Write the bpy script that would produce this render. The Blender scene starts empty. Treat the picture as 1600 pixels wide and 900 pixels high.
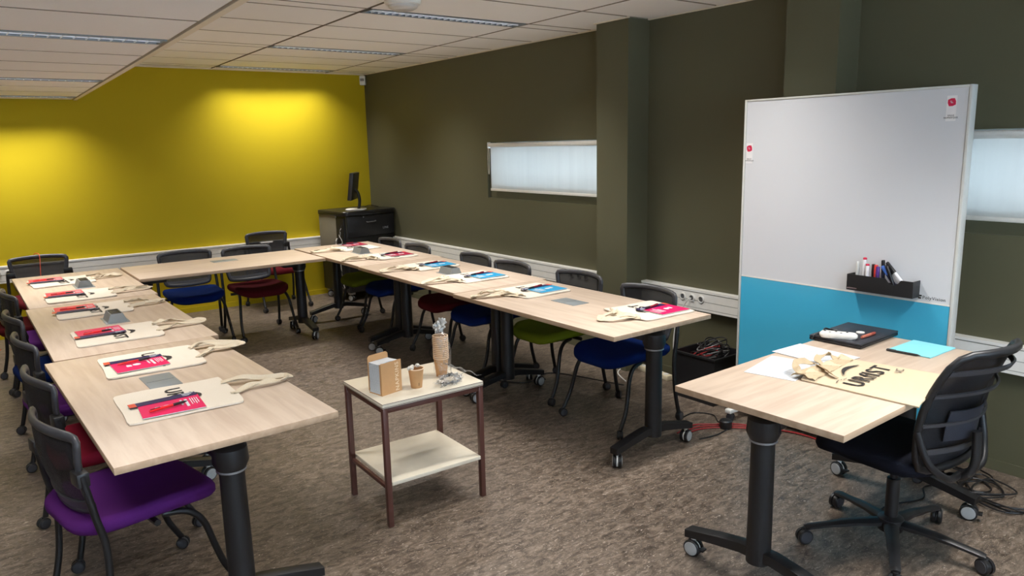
import bpy, bmesh, math, random
from mathutils import Vector, Matrix
random.seed(7)
S = bpy.context.scene
COL = S.collection
PI = math.pi
# ------------------------------------------------------------------ camera
def cam_axes(yaw, pitch, roll):
    cy, sy, cp, sp = math.cos(yaw), math.sin(yaw), math.cos(pitch), math.sin(pitch)
    f = Vector((sy*cp, cy*cp, -sp)); r = Vector((cy, -sy, 0)); u = r.cross(f)
    cr, sr = math.cos(roll), math.sin(roll)
    return cr*r + sr*u, -sr*r + cr*u, f
cam = bpy.data.cameras.new('camera'); co = bpy.data.objects.new('camera', cam); COL.objects.link(co)
r_, u_, f_ = cam_axes(0.640656983, 0.190394928, -0.0229463903)
M = Matrix((r_, u_, -f_)).transposed().to_4x4(); M.translation = Vector((-4.1759, -8.4237, 1.6876))
co.matrix_world = M
cam.sensor_width = 36.0; cam.lens = 1168.53/1600*36.0; cam.clip_start = 0.02
S.camera = co
# ------------------------------------------------------------------ world, exposure
w = bpy.data.worlds.new('world'); S.world = w; w.use_nodes = True
w.node_tree.nodes['Background'].inputs[0].default_value = (0.62, 0.80, 1.0, 1)
w.node_tree.nodes['Background'].inputs[1].default_value = 7.2
S.view_settings.view_transform = 'Standard'; S.view_settings.look = 'None'
S.view_settings.exposure = 0.52; S.view_settings.gamma = 1.0; S.view_settings.use_curve_mapping = False
# ceiling lamps: (x centre, y centre, z, watts)
WX, WY = -0.09, -0.13           # faces of the green and of the yellow wall
CZ, LZ = 2.52, 2.19             # high and low ceiling
KS = 0.034                      # the grid of the ceiling runs slightly askew
HIGH_Y = [-0.40, -2.10, -3.98, -5.88, -7.80]
LOW_Y = [-0.50, -2.30, -4.55, -6.45, -8.45]
LAMP_W = {'high': [11, 15, 15.5, 15, 21], 'low': [11.5, 11.5, 9, 10.5, 17]}
SPREAD = math.radians(112)
LAMP_COL = (1.0, 0.965, 0.92)

# ------------------------------------------------------------------ helpers
def lin(c):
    def g(v):
        v /= 255.0
        return v/12.92 if v <= 0.04045 else ((v+0.055)/1.055)**2.4
    return (g(c[0]), g(c[1]), g(c[2]), 1.0)
MATS = {}
def mat(name, rgb, rough=0.5, metal=0.0, vary=0.06, scale=30.0, bump=0.0, spec=0.5, emis=None, estr=0.0, coat=0.0):
    if name in MATS: return MATS[name]
    m = bpy.data.materials.new(name); m.use_nodes = True; nt = m.node_tree; b = nt.nodes['Principled BSDF']
    c = lin(rgb)
    tc = nt.nodes.new('ShaderNodeTexCoord'); no = nt.nodes.new('ShaderNodeTexNoise')
    no.inputs['Scale'].default_value = scale; no.inputs['Detail'].default_value = 3
    nt.links.new(tc.outputs['Object'], no.inputs['Vector'])
    mx = nt.nodes.new('ShaderNodeMix'); mx.data_type = 'RGBA'
    mx.inputs[6].default_value = tuple(v*(1-vary) for v in c[:3])+(1,)
    mx.inputs[7].default_value = tuple(min(1, v*(1+vary)) for v in c[:3])+(1,)
    nt.links.new(no.outputs['Fac'], mx.inputs[0]); nt.links.new(mx.outputs[2], b.inputs['Base Color'])
    b.inputs['Roughness'].default_value = rough; b.inputs['Metallic'].default_value = metal
    b.inputs['Specular IOR Level'].default_value = spec; b.inputs['Coat Weight'].default_value = coat
    if emis: b.inputs['Emission Color'].default_value = lin(emis); b.inputs['Emission Strength'].default_value = estr
    if bump:
        bp = nt.nodes.new('ShaderNodeBump'); bp.inputs['Strength'].default_value = bump; bp.inputs['Distance'].default_value = 0.002
        nt.links.new(no.outputs['Fac'], bp.inputs['Height']); nt.links.new(bp.outputs[0], b.inputs['Normal'])
    MATS[name] = m
    return m
def ramp(nt, stops):
    r = nt.nodes.new('ShaderNodeValToRGB'); e = r.color_ramp.elements
    while len(e) < len(stops): e.new(0.5)
    for k, (p, c) in enumerate(stops): e[k].position = p; e[k].color = lin(c)
    return r
def wood_mat(name, base, dark, rough=0.42):
    m = bpy.data.materials.new(name); m.use_nodes = True; nt = m.node_tree; b = nt.nodes['Principled BSDF']
    tc = nt.nodes.new('ShaderNodeTexCoord'); mp = nt.nodes.new('ShaderNodeMapping'); mp.inputs['Scale'].default_value = (1.3, 14, 14)
    n1 = nt.nodes.new('ShaderNodeTexNoise'); n1.inputs['Scale'].default_value = 2.2; n1.inputs['Detail'].default_value = 7; n1.inputs['Distortion'].default_value = 0.4
    nt.links.new(tc.outputs['Object'], mp.inputs[0]); nt.links.new(mp.outputs[0], n1.inputs['Vector'])
    r = ramp(nt, [(0.3, dark), (0.62, base)])
    nt.links.new(n1.outputs['Fac'], r.inputs[0]); nt.links.new(r.outputs[0], b.inputs['Base Color'])
    b.inputs['Roughness'].default_value = rough; b.inputs['Specular IOR Level'].default_value = 0.35
    MATS[name] = m; return m
def floor_mat():
    m = bpy.data.materials.new('marbled linoleum'); m.use_nodes = True; nt = m.node_tree; b = nt.nodes['Principled BSDF']
    tc = nt.nodes.new('ShaderNodeTexCoord'); mp = nt.nodes.new('ShaderNodeMapping')
    mp.inputs['Rotation'].default_value = (0, 0, 0.10); mp.inputs['Scale'].default_value = (1.0, 2.3, 1)
    nt.links.new(tc.outputs['Object'], mp.inputs[0])
    n1 = nt.nodes.new('ShaderNodeTexNoise'); n1.inputs['Scale'].default_value = 14; n1.inputs['Detail'].default_value = 9; n1.inputs['Roughness'].default_value = 0.68; n1.inputs['Distortion'].default_value = 0.9
    n2 = nt.nodes.new('ShaderNodeTexNoise'); n2.inputs['Scale'].default_value = 44; n2.inputs['Detail'].default_value = 5; n2.inputs['Distortion'].default_value = 1.6; n2.inputs['Roughness'].default_value = 0.7
    for n in (n1, n2): nt.links.new(mp.outputs[0], n.inputs['Vector'])
    r1 = ramp(nt, [(0.34, (62, 53, 45)), (0.46, (92, 80, 69)), (0.54, (109, 96, 84)), (0.68, (134, 120, 106))])
    r2 = ramp(nt, [(0.57, (0, 0, 0)), (0.68, (255, 255, 255))])
    nt.links.new(n1.outputs['Fac'], r1.inputs[0]); nt.links.new(n2.outputs['Fac'], r2.inputs[0])
    mx = nt.nodes.new('ShaderNodeMix'); mx.data_type = 'RGBA'; mx.inputs[7].default_value = lin((182, 168, 152))
    nt.links.new(r2.outputs[0], mx.inputs[0]); nt.links.new(r1.outputs[0], mx.inputs[6]); nt.links.new(mx.outputs[2], b.inputs['Base Color'])
    b.inputs['Roughness'].default_value = 0.42; b.inputs['Specular IOR Level'].default_value = 0.4
    return m
def wall_mat(name, rgb, rough=0.7, spec=0.3):
    return mat(name, rgb, rough, vary=0.03, scale=3, bump=0.03, spec=spec)
def mesh_cloth_mat(name, rgb, clear):
    m = bpy.data.materials.new(name); m.use_nodes = True; nt = m.node_tree; b = nt.nodes['Principled BSDF']
    b.inputs['Base Color'].default_value = lin(rgb); b.inputs['Roughness'].default_value = 0.6
    tc = nt.nodes.new('ShaderNodeTexCoord'); v = nt.nodes.new('ShaderNodeTexNoise'); v.inputs['Scale'].default_value = 900
    nt.links.new(tc.outputs['Object'], v.inputs['Vector'])
    mr = nt.nodes.new('ShaderNodeMapRange'); mr.inputs[1].default_value = 0.3; mr.inputs[2].default_value = 0.7
    mr.inputs[3].default_value = 1-clear-0.15; mr.inputs[4].default_value = 1-clear+0.15
    nt.links.new(v.outputs['Fac'], mr.inputs[0]); nt.links.new(mr.outputs[0], b.inputs['Alpha'])
    MATS[name] = m; return m

BEECH = wood_mat('pale beech laminate', (203, 184, 165), (188, 167, 148))
BEECH_EDGE = wood_mat('beech edge band', (196, 168, 140), (178, 150, 122), 0.5)
YELLOW = wall_mat('mustard yellow paint', (188, 166, 26), 0.75, 0.2)
GREEN = wall_mat('dark olive paint', (92, 90, 69), 0.62, 0.3)
OFFWHITE = wall_mat('off white paint', (232, 230, 226))
TILE = mat('mineral ceiling tile', (248, 245, 241), 0.9, vary=0.02, scale=120, bump=0.1, spec=0.1)
TEDGE = mat('tile edge with painted shade', (150, 140, 126), 0.9)  # edges coloured darker to paint the shadow lines between tiles
GRID = mat('ceiling grid metal', (126, 116, 102), 0.5)
BLACK = mat('black powder coated steel', (22, 22, 24), 0.45, vary=0.1)
BLKPL = mat('black plastic', (30, 30, 32), 0.4, vary=0.1)
DGREY = mat('charcoal plastic', (62, 62, 66), 0.38, vary=0.05)
GREYPL = mat('grey plastic', (128, 132, 132), 0.45)
LGREY = mat('light grey caster plastic', (168, 170, 170), 0.4)
FLAPG = mat('grey anodised flap', (142, 148, 150), 0.4, metal=0.3)
SILVER = mat('silver ring', (170, 172, 176), 0.3, metal=0.7)
CHROME = mat('polished louvre metal', (205, 212, 220), 0.30, metal=1.0)
WHITEPL = mat('white plastic', (232, 230, 224), 0.4)
RACE = mat('raceway aluminium white', (240, 238, 232), 0.42)
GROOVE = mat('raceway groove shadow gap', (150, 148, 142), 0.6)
CREAM = mat('raw cotton canvas', (220, 210, 194), 0.9, vary=0.05, scale=260, bump=0.35, spec=0.1)
CREAM2 = mat('raw cotton canvas seam', (208, 194, 170), 0.9, vary=0.08, scale=200, bump=0.3, spec=0.1)
INK = mat('black print ink', (40, 36, 36), 0.7)
PINK = mat('pink coated paper', (226, 30, 98), 0.35)
CORAL = mat('coral pink coated paper', (228, 66, 92), 0.35)
DRED = mat('dark pink paper', (168, 22, 62), 0.35)
NAVY = mat('navy paper', (44, 38, 84), 0.4)
ORANGE = mat('orange red paper', (214, 84, 60), 0.4)
SKYB = mat('sky blue paper', (36, 148, 196), 0.4)
PAPER = mat('white paper', (206, 210, 214), 0.7)
PRINTG = mat('faint grey print', (162, 170, 182), 0.7)
PENR = mat('red pen barrel', (224, 34, 40), 0.3)
CYANP = mat('light cyan folder card', (134, 214, 228), 0.5)
WBOARD = mat('enamel whiteboard', (214, 215, 218), 0.20, vary=0.01, scale=2, spec=0.5)
WBLUE = mat('enamel blue panel', (70, 176, 212), 0.25, vary=0.02, scale=2, spec=0.45)
FRAMEW = mat('light grey board frame', (206, 206, 200), 0.35)
BROWN = mat('brown square tube', (84, 50, 42), 0.4)
CARD = mat('kraft cardboard', (196, 150, 102), 0.8, vary=0.06, scale=60)
CARDL = mat('pale kraft', (214, 174, 132), 0.8)
CARDD = mat('kraft dark print', (176, 132, 88), 0.8)
SHELFW = mat('cream melamine', (216, 206, 186), 0.45)
FLOORM = floor_mat()
MESHB = mesh_cloth_mat('black mesh cloth', (34, 34, 38), 0.30)
MESHD = mesh_cloth_mat('dense black mesh cloth', (26, 27, 32), 0.10)
SEATS = {'purple': mat('purple wool fabric', (90, 37, 108), 0.95, scale=300, bump=0.3, spec=0.1),
         'blue': mat('royal blue wool fabric', (12, 37, 94), 0.95, scale=300, bump=0.3, spec=0.1),
         'green': mat('lime green wool fabric', (108, 120, 24), 0.95, scale=300, bump=0.3, spec=0.1),
         'dark red': mat('dark red wool fabric', (84, 20, 27), 0.95, scale=300, bump=0.3, spec=0.1),
         'red': mat('crimson wool fabric', (140, 30, 50), 0.95, scale=300, bump=0.3, spec=0.1),
         'black': mat('black wool fabric', (24, 26, 34), 0.95, scale=300, bump=0.3, spec=0.1)}

class MB:
    def __init__(s): s.v = []; s.f = []; s.m = []
    def add(s, vs, fs, mi=0):
        o = len(s.v); s.v += [tuple(v) for v in vs]; s.f += [tuple(i+o for i in f) for f in fs]; s.m += [mi]*len(fs); return s
    def box(s, x0, x1, y0, y1, z0, z1, mi=0, T=None):
        vs = [Vector((x, y, z)) for x in (x0, x1) for y in (y0, y1) for z in (z0, z1)]
        if T: vs = [T @ v for v in vs]
        return s.add(vs, [(0, 1, 3, 2), (4, 6, 7, 5), (0, 4, 5, 1), (2, 3, 7, 6), (0, 2, 6, 4), (1, 5, 7, 3)], mi)
    def rbox(s, x0, x1, y0, y1, z0, z1, b=0.003, mi=0, T=None):       # box with chamfered edges
        bm = bmesh.new()
        vs = [bm.verts.new((x, y, z)) for x in (x0, x1) for y in (y0, y1) for z in (z0, z1)]
        for f in [(0, 1, 3, 2), (4, 6, 7, 5), (0, 4, 5, 1), (2, 3, 7, 6), (0, 2, 6, 4), (1, 5, 7, 3)]: bm.faces.new([vs[i] for i in f])
        bmesh.ops.bevel(bm, geom=bm.edges[:], offset=b, segments=2, affect='EDGES', profile=0.5)
        bm.verts.ensure_lookup_table(); bm.verts.index_update()
        pts = [v.co.copy() for v in bm.verts]
        if T: pts = [T @ p for p in pts]
        fs = [tuple(v.index for v in f.verts) for f in bm.faces]; bm.free()
        return s.add(pts, fs, mi)
    def prism(s, poly, z0, z1, mi=0, T=None, inset=0.0):
        n = len(poly); vs = []
        if inset:
            cx = sum(p[0] for p in poly)/n; cy = sum(p[1] for p in poly)/n
            def sh(p):
                d = Vector((p[0]-cx, p[1]-cy)); l = d.length
                return (cx+d.x*(l-inset)/l, cy+d.y*(l-inset)/l)
            pi = [sh(p) for p in poly]; h = min(inset, (z1-z0)*0.45)
            rings = [(pi, z0), (poly, z0+h), (poly, z1-h), (pi, z1)]
        else: rings = [(poly, z0), (poly, z1)]
        for pl, z in rings: vs += [Vector((p[0], p[1], z)) for p in pl]
        if T: vs = [T @ v for v in vs]
        fs = [tuple(range(n-1, -1, -1)), tuple(range((len(rings)-1)*n, len(rings)*n))]
        for k in range(len(rings)-1):
            for i in range(n): j = (i+1) % n; fs.append((k*n+i, k*n+j, (k+1)*n+j, (k+1)*n+i))
        return s.add(vs, fs, mi)
    def lathe(s, prof, c=(0, 0, 0), seg=20, mi=0, T=None):
        vs = []; fs = []
        for r, z in prof:
            for i in range(seg):
                a = 2*PI*i/seg; vs.append(Vector((c[0]+r*math.cos(a), c[1]+r*math.sin(a), c[2]+z)))
        if T: vs = [T @ v for v in vs]
        for k in range(len(prof)-1):
            for i in range(seg): j = (i+1) % seg; fs.append((k*seg+i, k*seg+j, (k+1)*seg+j, (k+1)*seg+i))
        fs.append(tuple(range(seg-1, -1, -1))); fs.append(tuple(range((len(prof)-1)*seg, len(prof)*seg)))
        return s.add(vs, fs, mi)
    def tube(s, pts, r, seg=8, mi=0, closed=False, smooth=0, flat=1.0, up=None):
        pts = [Vector(p) for p in pts]
        if smooth: pts = spline(pts, smooth, closed)
        n = len(pts); rr = r if isinstance(r, (list, tuple)) else None
        vs = []; fs = []; prev = None
        for i in range(n):
            if closed: t = pts[(i+1) % n]-pts[i-1]
            else: t = pts[min(i+1, n-1)]-pts[max(i-1, 0)]
            t.normalize()
            if up is not None:
                a = Vector(up) - t*t.dot(Vector(up))
                if a.length < 1e-4: a = prev or t.orthogonal()
                a.normalize()
            elif prev is None: a = t.orthogonal().normalized()
            else: a = (prev-t*prev.dot(t)).normalized()
            prev = a; b = t.cross(a)
            R = rr[min(len(rr)-1, int(round(i*(len(rr)-1)/max(1, n-1))))] if rr else r
            for k in range(seg):
                q = 2*PI*k/seg+PI/seg; vs.append(pts[i]+a*(math.cos(q)*R*flat)+b*(math.sin(q)*R))
        m = n if closed else n-1
        for i in range(m):
            j = (i+1) % n
            for k in range(seg): l = (k+1) % seg; fs.append((i*seg+k, i*seg+l, j*seg+l, j*seg+k))
        if not closed: fs.append(tuple(range(seg-1, -1, -1))); fs.append(tuple(range((n-1)*seg, n*seg)))
        return s.add(vs, fs, mi)
    def sheet(s, fn, nu, nv, th=0.003, mi=0):                        # a curved panel with thickness; fn(u,v) -> point
        P = [[Vector(fn(i/nu, j/nv)) for j in range(nv+1)] for i in range(nu+1)]
        N = [[None]*(nv+1) for _ in range(nu+1)]
        for i in range(nu+1):
            for j in range(nv+1):
                a = P[min(i+1, nu)][j]-P[max(i-1, 0)][j]; b = P[i][min(j+1, nv)]-P[i][max(j-1, 0)]
                c = a.cross(b); N[i][j] = c.normalized() if c.length > 1e-12 else Vector((0, 0, 1))
        w_ = nv+1; K = (nu+1)*w_
        vs = [P[i][j]+N[i][j]*th/2 for i in range(nu+1) for j in range(w_)]+[P[i][j]-N[i][j]*th/2 for i in range(nu+1) for j in range(w_)]
        fs = []
        for i in range(nu):
            for j in range(nv):
                a = i*w_+j; fs.append((a, a+w_, a+w_+1, a+1)); fs.append((K+a, K+a+1, K+a+w_+1, K+a+w_))
        for i in range(nu):
            a = i*w_; fs.append((a, K+a, K+a+w_, a+w_)); a = i*w_+nv; fs.append((a, a+w_, K+a+w_, K+a))
        for j in range(nv):
            a = j; fs.append((a, a+1, K+a+1, K+a)); a = nu*w_+j; fs.append((a, K+a, K+a+1, a+1))
        return s.add(vs, fs, mi)
    def build(s, name, mats, parent=None, loc=None, rz=0, angle=40):
        me = bpy.data.meshes.new(name); me.from_pydata(s.v, [], s.f)
        if not isinstance(mats, (list, tuple)): mats = [mats]
        for m in mats: me.materials.append(m)
        me.polygons.foreach_set('material_index', s.m)
        bm = bmesh.new(); bm.from_mesh(me); bmesh.ops.recalc_face_normals(bm, faces=bm.faces); bm.to_mesh(me); bm.free()
        me.polygons.foreach_set('use_smooth', [True]*len(me.polygons))
        me.set_sharp_from_angle(angle=math.radians(angle)); me.update()
        o = bpy.data.objects.new(name, me); COL.objects.link(o)
        if parent: o.parent = parent
        if loc is not None: o.location = loc
        o.rotation_euler.z = rz
        return o
def spline(pts, k, closed=False):
    n = len(pts); out = []
    for i in range(n if closed else n-1):
        if closed: a, b, c, d = pts[i-1], pts[i], pts[(i+1) % n], pts[(i+2) % n]
        else: a, b, c, d = pts[max(i-1, 0)], pts[i], pts[i+1], pts[min(i+2, n-1)]
        for j in range(k):
            t = j/k
            out.append(0.5*((2*b)+(c-a)*t+(2*a-5*b+4*c-d)*t*t+(3*b-a-3*c+d)*t**3))
    if not closed: out.append(pts[-1])
    return out
def rrect(x0, x1, y0, y1, r, n=5):
    out = []
    for cx, cy, a0 in ((x1-r, y1-r, 0), (x0+r, y1-r, PI/2), (x0+r, y0+r, PI), (x1-r, y0+r, 1.5*PI)):
        for k in range(n+1): a = a0+PI/2*k/n; out.append((cx+r*math.cos(a), cy+r*math.sin(a)))
    return out
def circ(r, n=24, cx=0, cy=0): return [(cx+r*math.cos(2*PI*k/n), cy+r*math.sin(2*PI*k/n)) for k in range(n)]
def tag(o, label, cat, group=None):
    o['label'] = label; o['category'] = cat
    if group: o['group'] = group
    return o
def thing(name, label, cat, loc=(0, 0, 0), rz=0, group=None):
    o = bpy.data.objects.new(name, None); COL.objects.link(o); o.location = loc; o.rotation_euler.z = rz
    o.empty_display_size = 0.1
    return tag(o, label, cat, group)
def struct(o): o['kind'] = 'structure'; return o
def copy_tree(o, parent=None):
    c = o.copy(); COL.objects.link(c)
    if parent: c.parent = parent
    for ch in o.children: copy_tree(ch, c)
    return c
def text_mesh(name, body, size, m, parent, loc, rot=(0, 0, 0), ext=0.0004, bold=0.0, align='CENTER', sx=1.0):
    cu = bpy.data.curves.new(name, 'FONT'); cu.body = body; cu.size = size; cu.extrude = ext; cu.space_character = 1.14; cu.offset = bold
    cu.align_x = align; cu.align_y = 'CENTER'; cu.resolution_u = 3
    tmp = bpy.data.objects.new(name, cu); COL.objects.link(tmp)
    me = bpy.data.meshes.new_from_object(tmp.evaluated_get(bpy.context.evaluated_depsgraph_get()))
    bpy.data.objects.remove(tmp); me.materials.clear(); me.materials.append(m)
    if sx != 1: me.transform(Matrix.Diagonal((sx, 1, 1, 1)))
    o = bpy.data.objects.new(name, me); COL.objects.link(o)
    if parent: o.parent = parent
    o.location = loc; o.rotation_euler = rot
    return o

# ------------------------------------------------------------------ structure: floor, walls
X0, Y0 = -6.3, -10.4
struct(MB().box(X0, WX+0.3, Y0, WY+0.3, -0.12, 0).build('floor', FLOORM))
struct(MB().box(X0-0.2, WX+0.2, WY, WY+0.2, 0, 2.9).build('wall_back', YELLOW))
struct(MB().box(X0-0.2, X0, Y0, WY, 0, 2.9).build('wall_left', OFFWHITE))
m_ = MB(); wa, wb, wz0, wz1 = -5.6, -0.8, 0.95, 2.15  # opening for an added window, out of view behind the camera
m_.box(X0-0.2, WX+0.2, Y0-0.2, Y0, 0, wz0); m_.box(X0-0.2, WX+0.2, Y0-0.2, Y0, wz1, 2.9)
m_.box(X0-0.2, wa, Y0-0.2, Y0, wz0, wz1); m_.box(wb, WX+0.2, Y0-0.2, Y0, wz0, wz1)
struct(m_.build('wall_front', OFFWHITE))
# green wall with two window openings
WT = 0.16; W1 = (-4.55, -2.60); W2 = (-8.30, -6.42); Z0, Z1 = 1.195, 1.705
g = MB()
g.box(WX, WX+WT, Y0, WY, 0, Z0); g.box(WX, WX+WT, Y0, WY, Z1, 2.9)
g.box(WX, WX+WT, W1[1], WY, Z0, Z1); g.box(WX, WX+WT, W2[1], W1[0], Z0, Z1); g.box(WX, WX+WT, Y0, W2[0], Z0, Z1)
struct(g.build('wall_right', GREEN))
# two wall columns
struct(MB().box(WX-0.21, WX, -4.625, -4.31, 0, 2.9).build('trim_1', GREEN))
struct(MB().box(WX-0.21, WX, -6.165, -5.85, 0, 2.9).build('trim_2', GREEN))
# skirtings
struct(MB().box(X0, WX, WY-0.010, WY, 0, 0.055).build('baseboard_back', YELLOW))
b = MB()
for a, c in ((WY, -4.31), (-4.625, -5.85), (-6.165, Y0)): b.box(WX-0.010, WX, c, a, 0, 0.055)
struct(b.build('baseboard_right', GREEN))
# windows: frame, pane, roller blind
def blind_mat():
    m = bpy.data.materials.new('roller blind fabric'); m.use_nodes = True; nt = m.node_tree
    for n in list(nt.nodes):
        if n.type == 'BSDF_PRINCIPLED': nt.nodes.remove(n)
    out = nt.nodes['Material Output']
    d = nt.nodes.new('ShaderNodeBsdfDiffuse'); t = nt.nodes.new('ShaderNodeBsdfTranslucent'); mx = nt.nodes.new('ShaderNodeMixShader')
    tc = nt.nodes.new('ShaderNodeTexCoord'); no = nt.nodes.new('ShaderNodeTexNoise'); mp = nt.nodes.new('ShaderNodeMapping')
    mp.inputs['Scale'].default_value = (1, 8, 0.6); no.inputs['Scale'].default_value = 1.6; no.inputs['Detail'].default_value = 4
    nt.links.new(tc.outputs['Object'], mp.inputs[0]); nt.links.new(mp.outputs[0], no.inputs['Vector'])
    r = ramp(nt, [(0.3, (210, 210, 206)), (0.7, (217, 217, 213))]); nt.links.new(no.outputs['Fac'], r.inputs[0])
    nt.links.new(r.outputs[0], d.inputs[0]); nt.links.new(r.outputs[0], t.inputs[0]); mx.inputs[0].default_value = 0.5
    nt.links.new(d.outputs[0], mx.inputs[1]); nt.links.new(t.outputs[0], mx.inputs[2]); nt.links.new(mx.outputs[0], out.inputs[0])
    return m
BLIND = blind_mat()
GLASS = bpy.data.materials.new('window glass'); GLASS.use_nodes = True
gb = GLASS.node_tree.nodes['Principled BSDF']; gb.inputs['Transmission Weight'].default_value = 1; gb.inputs['Roughness'].default_value = 0.0; gb.inputs['IOR'].default_value = 1.02
ALU = mat('window frame grey', (120, 122, 120), 0.4)
f = MB()
for k in range(5):
    x = wa+(wb-wa-0.05)*k/4; f.box(x, x+0.05, Y0-0.12, Y0-0.07, wz0, wz1)
f.box(wa, wb, Y0-0.12, Y0-0.07, wz0-0.0, wz0+0.05); f.box(wa, wb, Y0-0.12, Y0-0.07, wz1-0.05, wz1)
w3 = struct(f.build('window_3', ALU)); MB().box(wa+0.02, wb-0.02, Y0-0.098, Y0-0.092, wz0+0.02, wz1-0.02).build('pane', GLASS, w3)  # unseen window, added to bring cool daylight into the room
for n, (ya, yb), (ba, bb) in ((1, W1, (-4.30, -2.665)), (2, W2, (-8.20, -6.50))):
    f = MB(); xw = WX+WT-0.05
    f.box(WX+0.03, xw+0.05, ya, yb, Z0, Z0+0.125, 1); f.box(xw, xw+0.05, ya, yb, Z1-0.04, Z1)
    f.box(xw, xw+0.05, ya, ya+0.04, Z0+0.04, Z1-0.04); f.box(WX+0.03, xw+0.05, yb-0.085, yb, Z0+0.125, Z1-0.04, 1)
    wo = struct(f.build('window_%d' % n, [ALU, GREEN]))
    MB().box(xw+0.02, xw+0.026, ya+0.04, yb-0.04, Z0+0.04, Z1-0.04).build('pane', GLASS, wo)
    desc = ('pale daylit roller blind on the window left of the nearer-to-corner wall column', 'bluish roller blind on the window right of the white board')[n-1]
    t = thing('roller_blind', desc, 'blind', (WX, bb, 1.68))
    ln = bb-ba
    MB().box(-0.012, -0.010, -ln, -0.010, -0.40, 0.0).build('blind_fabric', BLIND, t)
    k = MB(); k.tube([(-0.012, 0, 0), (-0.012, -ln, 0)], 0.020, 14); k.build('roller_tube', WHITEPL, t)
    MB().rbox(-0.020, -0.002, -ln, -0.006, -0.418, -0.396, 0.003).build('bottom_bar', WHITEPL, t)
    MB().rbox(-0.035, 0.0, 0.002, 0.010, -0.028, 0.026, 0.003).build('end_bracket', WHITEPL, t)
    lp = []
    for q in range(24):
        a = 2*PI*q/24; lp.append((-0.012, 0.024+0.012*math.cos(a), -0.135+0.13*math.sin(a)))
    MB().tube(lp, 0.0028, 6, closed=True).build('pull_chain', mat('bead chain', (190, 176, 150), 0.4), t)

# ------------------------------------------------------------------ ceilings: slab, single tiles, recessed strip lamps
SOFX = -3.085                   # edge of the low ceiling at the yellow wall
def shx(x, y): return x+KS*(y)
hi = struct(MB().add([Vector((shx(SOFX, WY), WY, CZ+0.0145)), Vector((WX, WY, CZ+0.0145)), Vector((WX, Y0, CZ+0.0145)), Vector((shx(SOFX, Y0), Y0, CZ+0.0145)),
                      Vector((shx(SOFX, WY), WY, 2.9)), Vector((WX, WY, 2.9)), Vector((WX, Y0, 2.9)), Vector((shx(SOFX, Y0), Y0, 2.9))],
                     [(0, 1, 2, 3), (4, 7, 6, 5), (0, 4, 5, 1), (1, 5, 6, 2), (2, 6, 7, 3), (3, 7, 4, 0)]).build('ceiling', GRID))
lo = struct(MB().add([Vector((X0, WY, LZ+0.0145)), Vector((shx(SOFX, WY), WY, LZ+0.0145)), Vector((shx(SOFX, Y0), Y0, LZ+0.0145)), Vector((X0, Y0, LZ+0.0145)),
                      Vector((X0, WY, 2.9)), Vector((shx(SOFX, WY), WY, 2.9)), Vector((shx(SOFX, Y0), Y0, 2.9)), Vector((X0, Y0, 2.9))],
                     [(0, 1, 2, 3), (4, 7, 6, 5), (0, 4, 5, 1), (1, 5, 6, 2), (2, 6, 7, 3), (3, 7, 4, 0)]).build('ceiling', [OFFWHITE]))
tile_cache = {}
def tile(parent, xa, xb, ya, yb, z):       # parallelogram tile, xa/xb given at y=0; y goes ya (near wall) > yb
    gp = 0.011; wd = xb-xa; dp = ya-yb
    key = (round(wd, 3), round(dp, 3))
    xo = shx(xa, ya)
    if key not in tile_cache:
        m = MB(); k = KS
        q = [(gp, -gp), (wd-gp, -gp), (wd-gp-k*dp, -dp+gp), (gp-k*dp, -dp+gp)]
        m.prism(q, 0, 0.014, inset=0.002)
        for fi, f in enumerate(m.f):
            if len(set(m.v[i][2] for i in f)) > 1: m.m[fi] = 1
        o = m.build('ceiling_tile', [TILE, TEDGE], parent, (xo, ya, z)); tile_cache[key] = o.data
    else:
        o = bpy.data.objects.new('ceiling_tile', tile_cache[key]); COL.objects.link(o); o.parent = parent; o.location = (xo, ya, z)
    return o
STR = 0.15
def ceil_rows(centres, y_start):
    rows = []; y = y_start
    for c in centres:
        top = c+STR/2
        n = max(1, int(round((y-top)/0.6))) if y-top > 0.12 else (1 if y-top > 0.02 else 0)
        for k in range(n): rows.append(('t', y-(y-top)*k/n, y-(y-top)*(k+1)/n))
        rows.append(('s', top, top-STR)); y = top-STR
    n = int(round((y-Y0)/0.6))
    for k in range(n): rows.append(('t', y-(y-Y0)*k/n, y-(y-Y0)*(k+1)/n))
    return rows
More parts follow.
